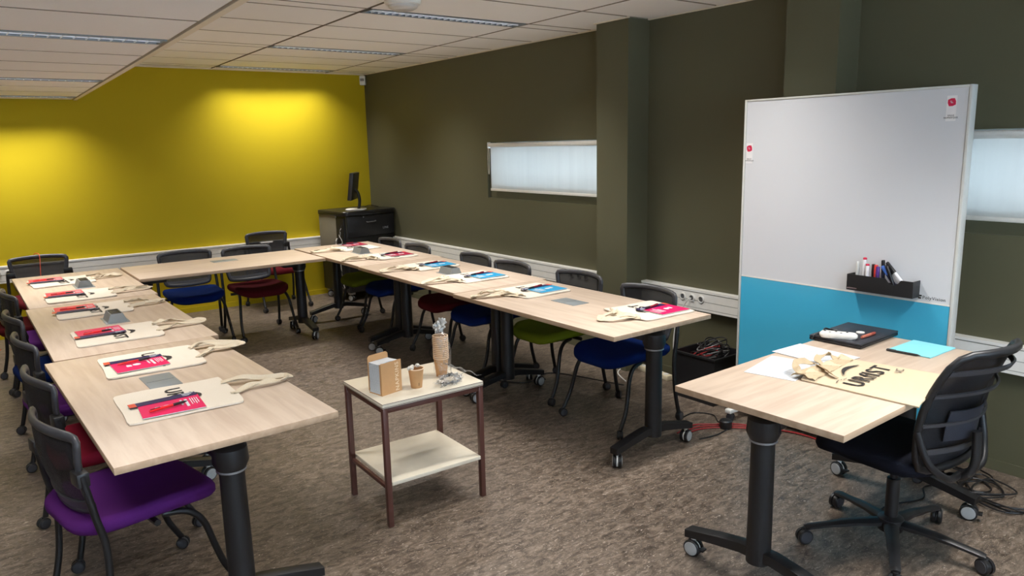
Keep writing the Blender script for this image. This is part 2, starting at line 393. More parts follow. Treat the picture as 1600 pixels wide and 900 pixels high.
def lamp(xa, xb, yc, z, watts, label):
    ln = xb-xa; xm = shx((xa+xb)/2, yc)
    t = thing('ceiling_light', label, 'ceiling light', (xm, yc, z), math.atan(0.02), 'recessed louvre strip lights in the ceiling')
    h = ln/2-0.03; w2 = 0.058
    fr = MB(); fr.box(-h-0.014, h+0.014, -w2-0.014, -w2, -0.004, 0.006); fr.box(-h-0.014, h+0.014, w2, w2+0.014, -0.004, 0.006)
    fr.box(-h-0.014, -h, -w2, w2, -0.004, 0.006); fr.box(h, h+0.014, -w2, w2, -0.004, 0.006); fr.build('frame', GREYPL, t)
    hs = MB(); hs.box(-h, h, -w2, w2, 0.024, 0.0255); hs.box(-h, h, -w2-0.002, -w2, 0.0, 0.025); hs.box(-h, h, w2, w2+0.002, 0, 0.025); hs.build('reflector', mat('dull blue grey reflector', (120, 132, 144), 0.35, metal=0.8), t)
    tb = MB(); tb.tube([(-h+0.02, 0, 0.018), (h-0.02, 0, 0.018)], 0.005, 8); tb.build('tube', mat('lit fluorescent tube', (255, 255, 255), emis=(235, 242, 255), estr=9.0), t)
    lv = MB(); n = 24
    for k in range(1, n):
        x = -h+2*h*k/n; lv.box(x-0.0022, x+0.0022, -w2, w2, -0.002, 0.011)
    lv.box(-h, h, -0.0015, 0.0015, -0.0025, 0.0115)
    lv.build('louvre', mat('satin white louvre blades', (236, 240, 244), 0.3), t)['kind'] = 'stuff'
    l = bpy.data.lights.new('lamp_light', 'AREA'); l.shape = 'RECTANGLE'; l.size = 2*h-0.04; l.size_y = 0.10
    l.energy = watts; l.color = LAMP_COL; l.spread = SPREAD
    lobj = bpy.data.objects.new('lamp_light', l); COL.objects.link(lobj); lobj.parent = t; lobj.location = (0, 0, -0.006)
    return t
hl = ['strip light in the higher ceiling closest to the yellow wall', 'strip light in the higher ceiling, second from the yellow wall',
      'strip light in the higher ceiling beside the round white detector', 'strip light in the higher ceiling above the near right table end', 'strip light in the higher ceiling behind the viewer']
ll = ['strip light in the low left ceiling closest to the yellow wall', 'strip light in the low left ceiling, second from the yellow wall',
      'long strip light in the low left ceiling, nearest one in view', 'strip light in the low left ceiling above the near left table', 'strip light in the low left ceiling behind the viewer']
HX = [-3.08, -1.83, -0.58]
for kind, ya, yb in ceil_rows(HIGH_Y, WY):
    for i in range(3):
        xa = HX[i]; xb = HX[i+1] if i < 2 else WX+0.0-KS*0
        if i == 2: xb = -0.02
        if i == 1 and kind == 's': continue
        if i == 2:
            yy = yb; xb = WX-KS*yy*0+0.34 if False else WX+0.0
            m = MB(); a = shx(xa, ya)+0.004; b2 = shx(xa, yb)+0.004
            m.prism([(a+0.007, ya-0.011), (xb-0.018, ya-0.011), (xb-0.018, yb+0.011), (b2+0.007, yb+0.011)], CZ, CZ+0.014, inset=0.002)
            for fi, f in enumerate(m.f):
                if len(set(m.v[i][2] for i in f)) > 1: m.m[fi] = 1
            m.build('ceiling_tile', [TILE, TEDGE], hi)
        else: tile(hi, xa, xb, ya, yb, CZ)
for c, wt, lb in zip(HIGH_Y, LAMP_W['high'], hl): lamp(HX[1], HX[2], c, CZ, wt, lb)
LX = [SOFX-0.02-1.25*k for k in range(0, 4)]
for kind, ya, yb in ceil_rows(LOW_Y, WY):
    for i in range(2):
        if i == 0 and kind == 's': continue
        tile(lo, LX[i+1], LX[i], ya, yb, LZ)
for c, wt, lb in zip(LOW_Y, LAMP_W['low'], ll): lamp(LX[1], LX[0], c, LZ, wt, lb)
# white angle trim along the soffit edge
m = MB(); ye = Y0
q = [(shx(SOFX, WY)-0.02, WY), (shx(SOFX, WY)+0.012, WY), (shx(SOFX, ye)+0.012, ye), (shx(SOFX, ye)-0.02, ye)]
m.prism(q, LZ-0.004, LZ+0.0145); struct(m.build('trim_3', mat('edge trim cream', (236, 224, 204), 0.5)))
m = MB()
m.box(shx(SOFX, WY), WX, WY-0.016, WY, CZ-0.006, CZ+0.02); m.box(WX-0.016, WX, -4.31, WY, CZ-0.006, CZ+0.02); m.box(WX-0.016, WX, -5.85, -4.625, CZ-0.006, CZ+0.02)
m.box(WX-0.226, WX-0.21, -4.64, -4.295, CZ-0.006, CZ+0.02); m.box(WX-0.21, WX, -4.31, -4.295, CZ-0.006, CZ+0.02)
struct(m.build('trim_4', mat('edge trim cream', (236, 224, 204))))

# ------------------------------------------------------------------ raceways with sockets
def socket(parent, x, y, z, axis):
    m = MB(); T = Matrix.Translation((x, y, z)) @ (Matrix.Rotation(-PI/2, 4, 'Y') if axis == 'x' else Matrix.Rotation(PI/2, 4, 'X'))
    m.lathe([(0.027, -0.004), (0.027, 0.004), (0.024, 0.006), (0.019, 0.006), (0.017, -0.002)], seg=20, T=T)
    m.lathe([(0.0165, 0.0), (0.0165, 0.0015)], seg=16, mi=1, T=T)
    return m.build('socket', [WHITEPL, mat('socket well', (92, 92, 92), 0.6)], parent)
def raceway(n, axis, a, b_, z0, z1):
    m = MB(); d = 0.055; hh = z1-z0
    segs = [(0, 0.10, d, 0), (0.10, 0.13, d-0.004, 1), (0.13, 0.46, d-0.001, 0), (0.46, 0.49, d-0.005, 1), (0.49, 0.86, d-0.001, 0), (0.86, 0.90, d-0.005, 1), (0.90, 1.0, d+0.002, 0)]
    for s0, s1, dd, mi in segs:
        if axis == 'x': m.box(WX-dd, WX, a, b_, z0+hh*s0, z0+hh*s1, mi)
        else: m.box(a, b_, WY-dd, WY, z0+hh*s0, z0+hh*s1, mi)
    return struct(m.build('trim_%d' % n, [RACE, GROOVE]))
RZ0, RZ1 = 0.530, 0.672
r1 = raceway(5, 'x', -4.31, WY-0.055, RZ0, RZ1)
r2 = raceway(6, 'x', -10.0, -4.625, RZ0, RZ1)
r3 = raceway(7, 'y', X0, WX-0.055, RZ0, RZ1+0.014)
for y in (-1.30, -1.38, -2.88, -2.97, -3.06, -3.84, -3.93, -4.02): socket(r1, WX-0.056, y, 0.615, 'x')
for y in (-5.02, -5.10, -5.18): socket(r2, WX-0.056, y, 0.612, 'x')
for x in (-1.76, -1.67, -3.90, -3.82): socket(r3, x, WY-0.056, 0.624, 'y')

# ------------------------------------------------------------------ small things on ceiling and wall
t = thing('smoke_detector', 'round white detector dome hanging under the higher ceiling', 'detector', (-1.93, -4.42, CZ-0.004))
MB().lathe([(0.105, 0), (0.108, -0.012), (0.10, -0.026), (0.088, -0.03)], seg=32).build('base', WHITEPL, t)
MB().lathe([(0.086, -0.03), (0.082, -0.044), (0.06, -0.056), (0.025, -0.060)], seg=32).build('dome', mat('pale grey dome', (206, 202, 194), 0.35), t)
t = thing('motion_sensor', 'small white motion sensor high in the corner of yellow and green walls', 'sensor', (WX-0.028, WY-0.028, CZ-0.12), math.radians(-45))
MB().rbox(-0.034, 0.034, -0.028, 0.018, 0.0, 0.105, 0.008).build('housing', WHITEPL, t)
MB().rbox(-0.024, 0.024, -0.033, -0.026, 0.045, 0.075, 0.004).build('lens', mat('sensor lens grey', (150, 146, 140), 0.3), t)
MB().rbox(-0.03, 0.03, -0.0305, -0.027, 0.004, 0.034, 0.002).build('cover_lip', WHITEPL, t)

# ------------------------------------------------------------------ flip-top tables
def caster(parent, loc, r, rz=0, big=False):
    m = MB(); R = Matrix.Translation(loc) @ Matrix.Rotation(rz, 4, 'Z'); w_ = r*0.62
    for s in (-1, 1):
        T = R @ Matrix.Translation((s*w_*0.62, 0, r)) @ Matrix.Rotation(s*PI/2, 4, 'Y')
        m.lathe([(r*0.8, -w_*0.42), (r, -w_*0.3), (r, w_*0.25), (r*0.9, w_*0.42)], seg=20, mi=0, T=T)
        m.lathe([(r*0.80, w_*0.42), (r*0.74, w_*0.52), (r*0.2, w_*0.56)], seg=20, mi=1, T=T)
    m.lathe([(r*0.3, 0), (r*0.3, r*1.2)], seg=10, T=R @ Matrix.Translation((0, 0, r)), mi=2)
    T = R @ Matrix.Translation((0, 0, r)) @ Matrix.Rotation(PI/2, 4, 'Y')
    m.lathe([(r*0.86, -w_*0.16), (r*0.86, w_*0.16)], seg=16, T=T, mi=2)
    if big: m.rbox(-0.016, 0.016, -r*1.45, -r*0.5, r*0.9, r*1.15, 0.002, mi=3, T=R)
    o = m.build('caster', [BLKPL, LGREY if big else DGREY, WHITEPL if big else BLKPL, BLKPL], parent)
    return o
def make_table(name, label, L, W, loc, rz, flap=None, foot=0.60, inset=0.075, flap_off=(0, 0), H=0.74, legs=(-1, 1), group='beech topped folding tables on casters'):
    t = thing(name, label, 'table', loc, rz, group)
    m = MB(); th = 0.025
    m.rbox(-L/2, L/2, -W/2, W/2, H-th, H, 0.0016)
    top = m.build('tabletop', [BEECH, BEECH_EDGE], t)
    for p in top.data.polygons:
        if abs(p.normal.z) < 0.9: p.material_index = 1
    bmm = MB(); bmm.box(-L/2+0.14, L/2-0.14, -0.03, 0.03, H-th-0.035, H-th-0.0005)
    for sy in (-1, 1): bmm.box(-L/2+0.16, L/2-0.16, sy*0.20-0.012, sy*0.20+0.012, H-th-0.028, H-th-0.0005)
    bmm.build('under_frame', BLACK, t)
    for s in legs:
        x = s*(L/2-inset)
        lg = MB(); lg.lathe([(0.046, 0.11), (0.045, 0.30), (0.043, H-th-0.115)], (x, 0, 0), seg=24)
        leg = lg.build('leg', BLACK, t)
        hh = MB()
        hh.lathe([(0.050, H-th-0.112), (0.062, H-th-0.085), (0.058, H-th-0.035), (0.040, H-th-0.022), (0.030, H-th-0.0215)], (x, 0, 0), seg=24)
        hh.rbox(x-s*0.16 if s > 0 else x+0.02, x-0.02 if s > 0 else x+0.16, -0.055, 0.055, H-th-0.075, H-th-0.001, 0.01)
        hh.build('hinge_head', BLKPL, leg)
        MB().lathe([(0.0475, H-th-0.121), (0.0515, H-th-0.119), (0.0515, H-th-0.113), (0.0475, H-th-0.111)], (x, 0, 0), seg=24).build('ring', SILVER, leg)
        fb = MB(); F = foot/2
        prof = [(-F, 0.080), (-F*0.6, 0.105), (-0.07, 0.125), (0.07, 0.125), (F*0.6, 0.105), (F, 0.080), (F, 0.112), (F*0.5, 0.148), (0.07, 0.165), (-0.07, 0.165), (-F*0.5, 0.148), (-F, 0.112)]
        T = Matrix.Translation((x, 0, 0)) @ Matrix.Rotation(PI/2, 4, 'Z') @ Matrix.Rotation(PI/2, 4, 'X')
        fb.prism(prof, -0.027, 0.027, T=T, inset=0.003); fb.build('foot_bar', BLACK, leg)
        for sy in (-1, 1): caster(leg, (x, sy*(F-0.028), 0.0), 0.036, random.uniform(-0.9, 0.9), True)
    if flap:
        fx, fy = flap_off
        fl = MB(); w2, l2 = 0.062, 0.105
        fl.rbox(fx-l2, fx+l2, fy-w2, fy+w2, H-0.003, H+0.0025, 0.0015)
        if flap == 'shut':
            ff = fl.build('cable_flap', FLAPG, t)
            MB().box(fx-0.0015, fx+0.0015, fy-w2+0.008, fy+w2-0.008, H+0.0022, H+0.0030).build('seam', mat('dark seam', (90, 94, 96)), ff)
        else:
            ff = fl.build('power_box', FLAPG, t)
            b1 = MB(); hb = 0.050; a, c = 0.085, 0.050
            vs = [Vector((fx-a, fy-c, H+0.002)), Vector((fx+a, fy-c, H+0.002)), Vector((fx+a, fy+c, H+0.002)), Vector((fx-a, fy+c, H+0.002)),
                  Vector((fx-a+0.004, fy-c+0.018, H+hb)), Vector((fx+a-0.004, fy-c+0.018, H+hb)), Vector((fx+a-0.004, fy+c-0.018, H+hb)), Vector((fx-a+0.004, fy+c-0.018, H+hb))]
            b1.add(vs, [(3, 2, 1, 0), (4, 5, 6, 7), (0, 1, 5, 4), (1, 2, 6, 5), (2, 3, 7, 6), (3, 0, 4, 7)])
            b1.build('box_body', GREYPL, ff)
            so = MB()
            for k in (-1, 0, 1): so.rbox(fx+k*0.05-0.02, fx+k*0.05+0.02, fy-0.026, fy+0.026, H+hb-0.002, H+hb+0.003, 0.0015)
            so.build('outlet', BLKPL, ff)
    return t
V90 = PI/2
make_table('folding_table', 'nearest table of the left row, its short end facing the viewer', 1.50, 0.745, (-3.528, -5.205, 0), V90+0.028, 'shut', flap_off=(0.10, 0.03), inset=0.085)
make_table('folding_table', 'middle table of the left row with a raised grey power box', 1.485, 0.745, (-3.508, -3.702, 0), V90, 'up', flap_off=(0.03, -0.012))
make_table('folding_table', 'far table of the left row, touching the cross table', 1.475, 0.745, (-3.488, -2.212, 0), V90, 'up', flap_off=(-0.045, -0.02))
make_table('folding_table', 'cross table in front of the yellow wall joining both rows', 1.495, 0.77, (-2.345, -1.855, 0), 0.0, 'shut', flap_off=(0.03, 0.13), inset=0.10)
make_table('folding_table', 'nearest table of the right row, above the near blue chair', 1.475, 0.745, (-1.268, -5.118, 0), V90, 'shut', flap_off=(0.04, -0.02))
make_table('folding_table', 'middle table of the right row with a raised grey power box', 1.475, 0.765, (-1.228, -3.636, 0), V90-0.012, 'up', flap_off=(-0.06, 0.0))
make_table('folding_table', 'far table of the right row in front of the black equipment cart', 1.47, 0.775, (-1.19, -2.155, 0), V90-0.015, 'up', flap_off=(-0.01, 0.03))
make_table('folding_table', 'separate speaker table in front of the white and blue board', 1.33, 0.69, (-1.315, -6.875, 0), 0.025, None, inset=0.085, foot=0.66, group=None)

# ------------------------------------------------------------------ conference chairs (face +y locally)
def back_pt(u, v):                       # u -1..1 across, v 0..1 up
    hw = 0.185+0.038*v; x = u*hw
    z = 0.485+0.30*v-0.010*abs(u)**2.5*(v) + 0.02*(1-v)*abs(u)**3
    y = -0.225-0.055*v+0.050*u*u*(0.6+0.4*v)-0.02*math.sin(v*PI)
    return Vector((x, y, z))
def make_chair(label, colour, loc, rz, group):
    t = thing('conference_chair', label, 'chair', loc, rz, group)
    s = MB(); out = rrect(-0.232, 0.232, -0.265, 0.25, 0.13, 7)
    rings = [(0.84, 0.402), (0.95, 0.405), (1.0, 0.422), (1.0, 0.444), (0.96, 0.458), (0.88, 0.462), (0.6, 0.456), (0.25, 0.452)]
    vs = []; n = len(out); fs = []
    for k, z in rings:
        for px, py in out:
            yy = py*k+0.02*(1-k); dz = -0.028*max(0, (yy-0.10)/0.15)**2+0.012*(px*k/0.23)**2
            vs.append(Vector((px*k, yy, z+dz)))
    for k in range(len(rings)-1):
        for i in range(n): j = (i+1) % n; fs.append((k*n+i, k*n+j, (k+1)*n+j, (k+1)*n+i))
    fs.append(tuple(range(n-1, -1, -1))); fs.append(tuple(range((len(rings)-1)*n, len(rings)*n)))
    s.add(vs, fs); s.build('seat', SEATS[colour], t, angle=60)
    sp = MB(); sp.prism(rrect(-0.17, 0.17, -0.15, 0.17, 0.05), 0.392, 0.414, inset=0.004)
    sp.tube([(-0.245, -0.02, 0.40), (0.245, -0.02, 0.40)], 0.012, 8); sp.build('seat_plate', BLKPL, t)
    # back frame loop
    lp = []
    us = [-0.97, -0.88, -0.7, -0.45, -0.2, 0, 0.2, 0.45, 0.7, 0.88, 0.97]; vs_ = [0.96, 0.88, 0.7, 0.5, 0.3, 0.12, 0.04]
    lp += [back_pt(u, 1.0) for u in us]+[back_pt(1, v) for v in vs_]+[back_pt(-u, 0.0) for u in us]+[back_pt(-1, 1-v) for v in vs_]
    # round the corners a little
    sm = [(lp[i-1]+lp[i]*2+lp[(i+1) % len(lp)])/4 for i in range(len(lp))]
    bf = MB(); bf.tube(sm, 0.0185, 8, closed=True, up=(0, 1, 0), flat=0.62)
    bf.sheet(lambda a, b_: back_pt(-0.98+1.96*a, 0.0+0.13*b_)+Vector((0, -0.002, 0)), 12, 2, 0.012)
    bf.build('back_frame', DGREY, t, angle=60)
    pm = MB(); pm.sheet(lambda a, b_: back_pt(-0.97+1.94*a, 0.10+0.88*b_), 12, 8, 0.0015); pm.build('back_mesh', MESHB, t, angle=80)
    for sx in (-1, 1):
        br = MB(); br.rbox(min(sx*0.185, sx*0.255), max(sx*0.185, sx*0.255), -0.255, -0.215, 0.615, 0.665, 0.006); br.build('back_bracket', BLKPL, t)
        lr = MB(); lr.tube([(sx*0.245, -0.238, 0.655), (sx*0.252, -0.215, 0.50), (sx*0.255, -0.195, 0.38), (sx*0.258, -0.205, 0.20), (sx*0.262, -0.235, 0.055)], 0.0125, 10, smooth=5)
        o = lr.build('rear_leg', BLACK, t, angle=60); caster(o, (sx*0.262, -0.245, 0), 0.026, random.uniform(-0.8, 0.8))
        lf = MB(); lf.tube([(sx*0.185, 0.02, 0.398), (sx*0.205, 0.10, 0.385), (sx*0.222, 0.150, 0.33), (sx*0.236, 0.180, 0.22), (sx*0.244, 0.205, 0.14), (sx*0.250, 0.250, 0.055)], 0.0125, 10, smooth=5)
        o = lf.build('front_leg', BLACK, t, angle=60); caster(o, (sx*0.250, 0.255, 0), 0.026, random.uniform(-0.8, 0.8))
    return t
GL, GB, GR = 'chairs along the outer side of the left table row', 'chairs between the cross table and the yellow wall', 'chairs along the green wall side of the right table row'
XL = -3.80; RL = -PI/2
make_chair('purple seated mesh chair in the near left corner of the view', 'purple', (XL+0.04, -5.46, 0), RL+0.19, GL)
make_chair('crimson seated mesh chair just behind the near purple one', 'red', (XL+0.06, -4.80, 0), RL+0.14, GL)
make_chair('purple seated mesh chair of the left row, third from the viewer', 'purple', (XL+0.07, -4.04, 0), RL+0.12, GL)
make_chair('blue seated mesh chair of the left row, fourth from the viewer', 'blue', (XL+0.07, -3.34, 0), RL+0.10, GL)
make_chair('purple seated mesh chair of the left row, second from its far end', 'purple', (XL+0.10, -2.47, 0), RL+0.10, GL)
make_chair('dark red seated mesh chair at the far end of the left row', 'dark red', (XL+0.05, -1.90, 0), RL+0.05, GL)
make_chair('mesh chair at the far head of the left row, orange cord over its back', 'dark red', (-3.60, -0.78, 0), PI, GB)
make_chair('blue seated mesh chair behind the left half of the cross table', 'blue', (-2.53, -1.45, 0), PI-0.05, GB)
make_chair('dark red seated mesh chair behind the right half of the cross table', 'dark red', (-1.99, -1.56, 0), PI+0.02, GB)
make_chair('brown red mesh chair standing back against the yellow wall raceway', 'dark red', (-1.42, -0.46, 0), PI+0.03, GB)
RR = PI/2
make_chair('blue seated mesh chair under the near end of the right row', 'blue', (-1.005, -5.27, 0), RR, GR)
make_chair('lime green seated mesh chair of the right row', 'green', (-0.955, -4.58, 0), RR+0.03, GR)
make_chair('blue seated mesh chair of the right row, third from the viewer', 'blue', (-1.01, -3.87, 0), RR, GR)
make_chair('dark red seated mesh chair of the right row', 'dark red', (-0.975, -3.31, 0), RR-0.02, GR)
make_chair('blue seated mesh chair of the right row, second from the cart', 'blue', (-1.01, -2.42, 0), RR, GR)
make_chair('olive green seated mesh chair of the right row, beside the cart', 'green', (-0.98, -1.82, 0), RR, GR)

# ------------------------------------------------------------------ tote bags with booklets, pens, cords
def ribbon(m, pts, wd, th=0.0035, smooth=5, seed=0, mi=0):
    rnd = random.Random(seed); P_ = spline([Vector(p) for p in pts], smooth)
    n = len(P_); rows = []
    tw = [rnd.uniform(-0.9, 0.9) for _ in range(n//4+2)]
    for i, p in enumerate(P_):
        t_ = (P_[min(i+1, n-1)]-P_[max(i-1, 0)]).normalized(); sd = Vector((-t_.y, t_.x, 0)).normalized()
        k = i/4; a = tw[int(k)]*(1-(k % 1))+tw[int(k)+1]*(k % 1)
        d = sd*math.cos(a)+Vector((0, 0, 1))*math.sin(a)
        rows.append((p, d, abs(math.sin(a))))
    def fn(u, v):
        i = min(n-1, int(round(u*(n-1)))); p, d, l = rows[i]
        q = p+d*(v-0.5)*wd; q.z = max(q.z+l*wd*0.3, 0.003); return q
    m.sheet(fn, n-1, 2, th, mi)
PLACE = {}
def make_bag(label, loc, rz, seed, crumple=False, W=0.385, D=0.405, handle=0.20, hang=0.0, pull=0.0):
    # local: body centred at origin, mouth towards +y, handles beyond it
    rnd = random.Random(seed)
    t = thing('tote_bag', label, 'bag', loc, rz, 'cotton tote bags laid on the tables')
    m = MB(); ph = [rnd.uniform(0, 6) for _ in range(6)]
    def fn(u, v):
        x = (u-0.5)*W; y = (v-0.5)*D
        x += 0.0022*math.sin(v*6+ph[0])*(abs(u-0.5)*2); y += 0.0022*math.sin(u*7+ph[1])*(abs(v-0.5)*2)
        cr = max(0, abs(u-0.5)*2-0.86)/0.14*max(0, abs(v-0.5)*2-0.86)/0.14
        x -= math.copysign(0.006*cr, x); y -= math.copysign(0.006*cr, y)
        z = 0.0035+0.0012*(1+math.sin(u*9+ph[2])*math.sin(v*7+ph[3]))+0.0015*max(0, v-0.88)/0.12*(1+math.sin(u*14+ph[4]))
        return (x, y, z)
    m.sheet(fn, 24, 24, 0.006); m.build('bag_body', CREAM, t, angle=70)
    h = MB(); y0 = D/2
    for k, sx in enumerate((-1, 1)):
        a = -sx*0.0+sx*0.055; off = rnd.uniform(-0.02, 0.02)+pull
        pts = [(-0.085+off*0.3, y0-0.02, 0.012), (-0.06+off, y0+0.05, 0.016+0.01*k), (-0.045+off+0.02*k, y0+handle*0.6, 0.014), (-0.01+off, y0+handle*0.97+0.02*k, 0.010-hang),
               (0.035+off, y0+handle-0.01, 0.010-hang), (0.05+off, y0+handle*0.5, 0.018), (0.055+off-0.02*k, y0+0.06, 0.012), (0.085, y0-0.02, 0.010)]
        ribbon(h, pts, 0.024, 0.003, 6, seed*3+k)
    h.build('handle', CREAM2, t, angle=60)
    c = MB()
    def fc(u, v):
        x = (u-0.5)*0.24+0.02*math.sin(v*5+ph[5]); y = y0-0.03+v*0.085*(1-0.5*abs(u-0.5)*2)
        z = 0.006+0.016*abs(math.sin(u*11+ph[0]+2*v))*math.sin(min(1, v*1.1)*PI*0.9+0.15)+0.003*math.sin(v*19+u*13)
        return (x, y, max(0.004, z))
    if crumple: c.sheet(fc, 26, 8, 0.003); c.build('crumpled_mouth', CREAM2, t, angle=70)
    text_mesh('printed_lettering', 'URFIST', 0.085, INK, t, (0, 0.0, 0.0098), bold=0.0010, sx=0.98)
    sw = MB(); P_ = [Vector((-0.05+0.10*k/10, 0.052+0.022*math.sin(PI*k/10), 0.0105)) for k in range(11)]
    for k in range(10):
        wd = 0.010*math.sin(PI*(k+0.5)/10)+0.002
        a, b_ = P_[k], P_[k+1]; sw.add([a+Vector((0, -wd, 0)), b_+Vector((0, -wd, 0)), b_+Vector((0, wd, 0)), a+Vector((0, wd, 0))], [(0, 1, 2, 3)])
    sw.build('printed_swoosh', INK, t)['kind'] = 'stuff'
    return t
def booklet(label, loc, rz, m_, seed=0, W=0.178, D=0.215, group='printed booklets on the tote bags'):
    t = thing('booklet', label, 'booklet', loc, rz, group)
    MB().rbox(-W/2, W/2, -D/2, D/2, 0, 0.0035, 0.0008).build('pages', PAPER, t)
    MB().box(-W/2-0.0005, W/2+0.0005, -D/2, D/2+0.0005, 0.0035, 0.0042).build('cover', m_, t)
    p = MB(); z = 0.0043
    p.prism(circ(0.017, 20, 0.0, -0.012), z, z+0.0003); p.prism(rrect(-0.010, 0.020, -0.055, -0.034, 0.003), z, z+0.0003)
    p.box(-0.045, 0.045, 0.050, 0.060, z, z+0.0003); p.box(-0.045, 0.020, 0.035, 0.042, z, z+0.0003)
    for k in range(4): p.box(-0.05, 0.03-0.012*(k % 2), 0.070+k*0.008, 0.073+k*0.008, z, z+0.0003)
    p.build('cover_print', PAPER, t)
    return t
def leaflet(label, loc, rz):
    t = thing('leaflet', label, 'leaflet', loc, rz, 'narrow navy leaflets on the booklets')
    MB().box(-0.022, 0.022, -0.12, 0.12, 0, 0.0012).build('sheet', NAVY, t)
    MB().box(-0.022, 0.022, -0.12, -0.095, 0.0012, 0.0016).build('orange_end', ORANGE, t)
    p = MB()
    for k in range(3): p.box(-0.018+k*0.012, -0.014+k*0.012, 0.07, 0.115-k*0.01, 0.0012, 0.0016)
    p.build('small_print', PAPER, t)
    return t
def pen(label, loc, rz, m_=None, tilt=0.0):
    t = thing('pen', label, 'pen', loc, rz, 'ballpoint pens lying on the booklets')
    T = Matrix.Rotation(-PI/2, 4, 'X')
    MB().lathe([(0.0045, -0.065), (0.0052, -0.05), (0.0052, 0.020), (0.0046, 0.022)], (0, 0, 0), 12, T=Matrix.Translation((0, 0, 0.006)) @ T).build('barrel', m_ or PENR, t)
    MB().lathe([(0.0050, 0.022), (0.0054, 0.030), (0.0050, 0.062), (0.0018, 0.074), (0.0008, 0.078)], (0, 0, 0), 12, T=Matrix.Translation((0, 0, 0.006)) @ T).build('grip', BLKPL, t)
    MB().box(-0.0016, 0.0016, -0.062, -0.025, 0.0112, 0.0126).build('clip', BLKPL, t)
    return t
def lanyard(label, loc, rz, seed):
    rnd = random.Random(seed); m = MB()
    pts = [(rnd.uniform(-0.02, 0.02), -0.13, 0.006), (0.01, -0.05, 0.009), (-0.01, 0.04, 0.007), (0.012, 0.12, 0.009), (-0.02, 0.16, 0.006), (-0.03, 0.12, 0.008), (-0.012, 0.03, 0.012), (-0.02, -0.08, 0.009)]
    ribbon(m, [(x, y, z-0.002) for x, y, z in pts], 0.012, 0.0015, 6, seed)
    return tag(m.build('lanyard', NAVY, None, loc, rz), label, 'lanyard', 'folded navy lanyards on the bags')
TZ = 0.7405
wherel = ['front tote bag of the left row', 'second tote bag of the left row', 'third tote bag of the left row', 'fourth tote bag of the left row', 'fifth tote bag of the left row', 'farthest tote bag of the left row']
wherer = ['nearest tote bag of the right row', 'second tote bag of the right row', 'third tote bag of the right row', 'fourth tote bag of the right row', 'fifth tote bag of the right row', 'farthest tote bag of the right row']
nth = ['front', 'second', 'third', 'fourth', 'fifth', 'farthest']
near_what = ['closest to the viewer', 'on the far side of the shut cable flap', 'on the near side of the middle table power box',
             'on the far side of the middle table power box', 'on the near half of the far table', 'at the far power box by the cross table']
# left row: local +y (mouth) -> world +x, local x -> world -y : rotate by -90 deg
LB = [(-3.565, -5.425, -0.03), (-3.525, -4.77, -0.04), (-3.55, -4.075, -0.03), (-3.55, -3.275, -0.02), (-3.545, -2.68, -0.03), (-3.575, -1.94, 0.05)]
LBK = [(-3.61, -5.515, PINK), (-3.585, -4.82, PINK), (-3.62, -3.99, PINK), (-3.64, -3.20, CORAL), (-3.625, -2.575, CORAL), (-3.665, -1.835, CORAL)]
for i in range(6):
    x, y, a = LB[i]
    make_bag('cream tote bag, left row, %s' % near_what[i], (x, y, TZ), -PI/2+a, 11+i, handle=(0.22, 0.20, 0.22, 0.18, 0.22, 0.19)[i], pull=(0.0, -0.05, 0.0, 0.0, 0.0, 0.0)[i])
    x, y, m_ = LBK[i]; s = 1 if i < 2 else -1
    a = random.uniform(-0.04, 0.04)-0.06*(i == 0)
    booklet('%s booklet on the %s' % ('bright pink' if m_ is PINK else 'coral pink', wherel[i]), (x, y, TZ+0.0105), -PI/2+a, m_)
    leaflet('navy leaflet with orange end on the %s' % wherel[i], (x-0.01, y+(0.088 if i == 0 else 0.094 if i == 1 else -0.088), TZ+0.0155), -PI/2+a+(0.10 if i == 0 else -0.05))
    pen('red and black pen on the %s' % wherel[i], (x-0.02, y+(-0.03 if i == 0 else 0.03 if i == 1 else -0.045), TZ+0.0175), -PI/2+a+(0.32 if i == 0 else 0.1), PENR)
# right row: mouth -> world -x : rotate by +90
RB = [(-1.09, -5.575, -0.06), (-1.205, -4.66, 0.0), (-1.19, -3.965, 0.0), (-1.17, -3.28, 0.05), (-1.13, -2.55, 0.02), (-1.12, -1.83, 0.03)]
RBK = [(-1.03, -5.64, DRED, 'deep pink'), (-1.135, -4.715, SKYB, 'sky blue'), (-1.12, -4.02, SKYB, 'sky blue'), (-1.10, -3.33, SKYB, 'sky blue'), (-1.06, -2.58, DRED, 'dark pink'), (-1.06, -1.67, DRED, 'dark pink')]
rn = ['closest to the viewer at the table corner', 'beyond the shut grey cable flap', 'just before the raised power box', 'just beyond the middle power box', 'on the near half of the far table', 'beyond the far power box by the cart']
for i in range(6):
    x, y, a = RB[i]
    make_bag('cream tote bag, right row, %s' % rn[i], (x, y, TZ), PI/2+a, 31+i, crumple=True, W=0.36, D=0.38, handle=(0.17, 0.22, 0.23, 0.22, 0.24, 0.24)[i], pull=(-0.03, 0.06, 0, 0, 0, 0)[i])
    x, y, m_, cn = RBK[i]; a = random.uniform(-0.05, 0.05)
    booklet('%s booklet on the %s' % (cn, wherer[i]), (x, y, TZ+0.0105), PI/2+a, PINK if i == 0 else m_)
    leaflet('navy leaflet with orange end on the %s' % wherer[i], (x-0.01, y+0.085, TZ+0.0155), PI/2+a+0.05)
    pen('dark red and black pen on the %s' % wherer[i], (x-0.03, y+0.07, TZ+0.0175), PI/2+a+0.22, mat('dark red pen barrel', (140, 26, 44), 0.3))

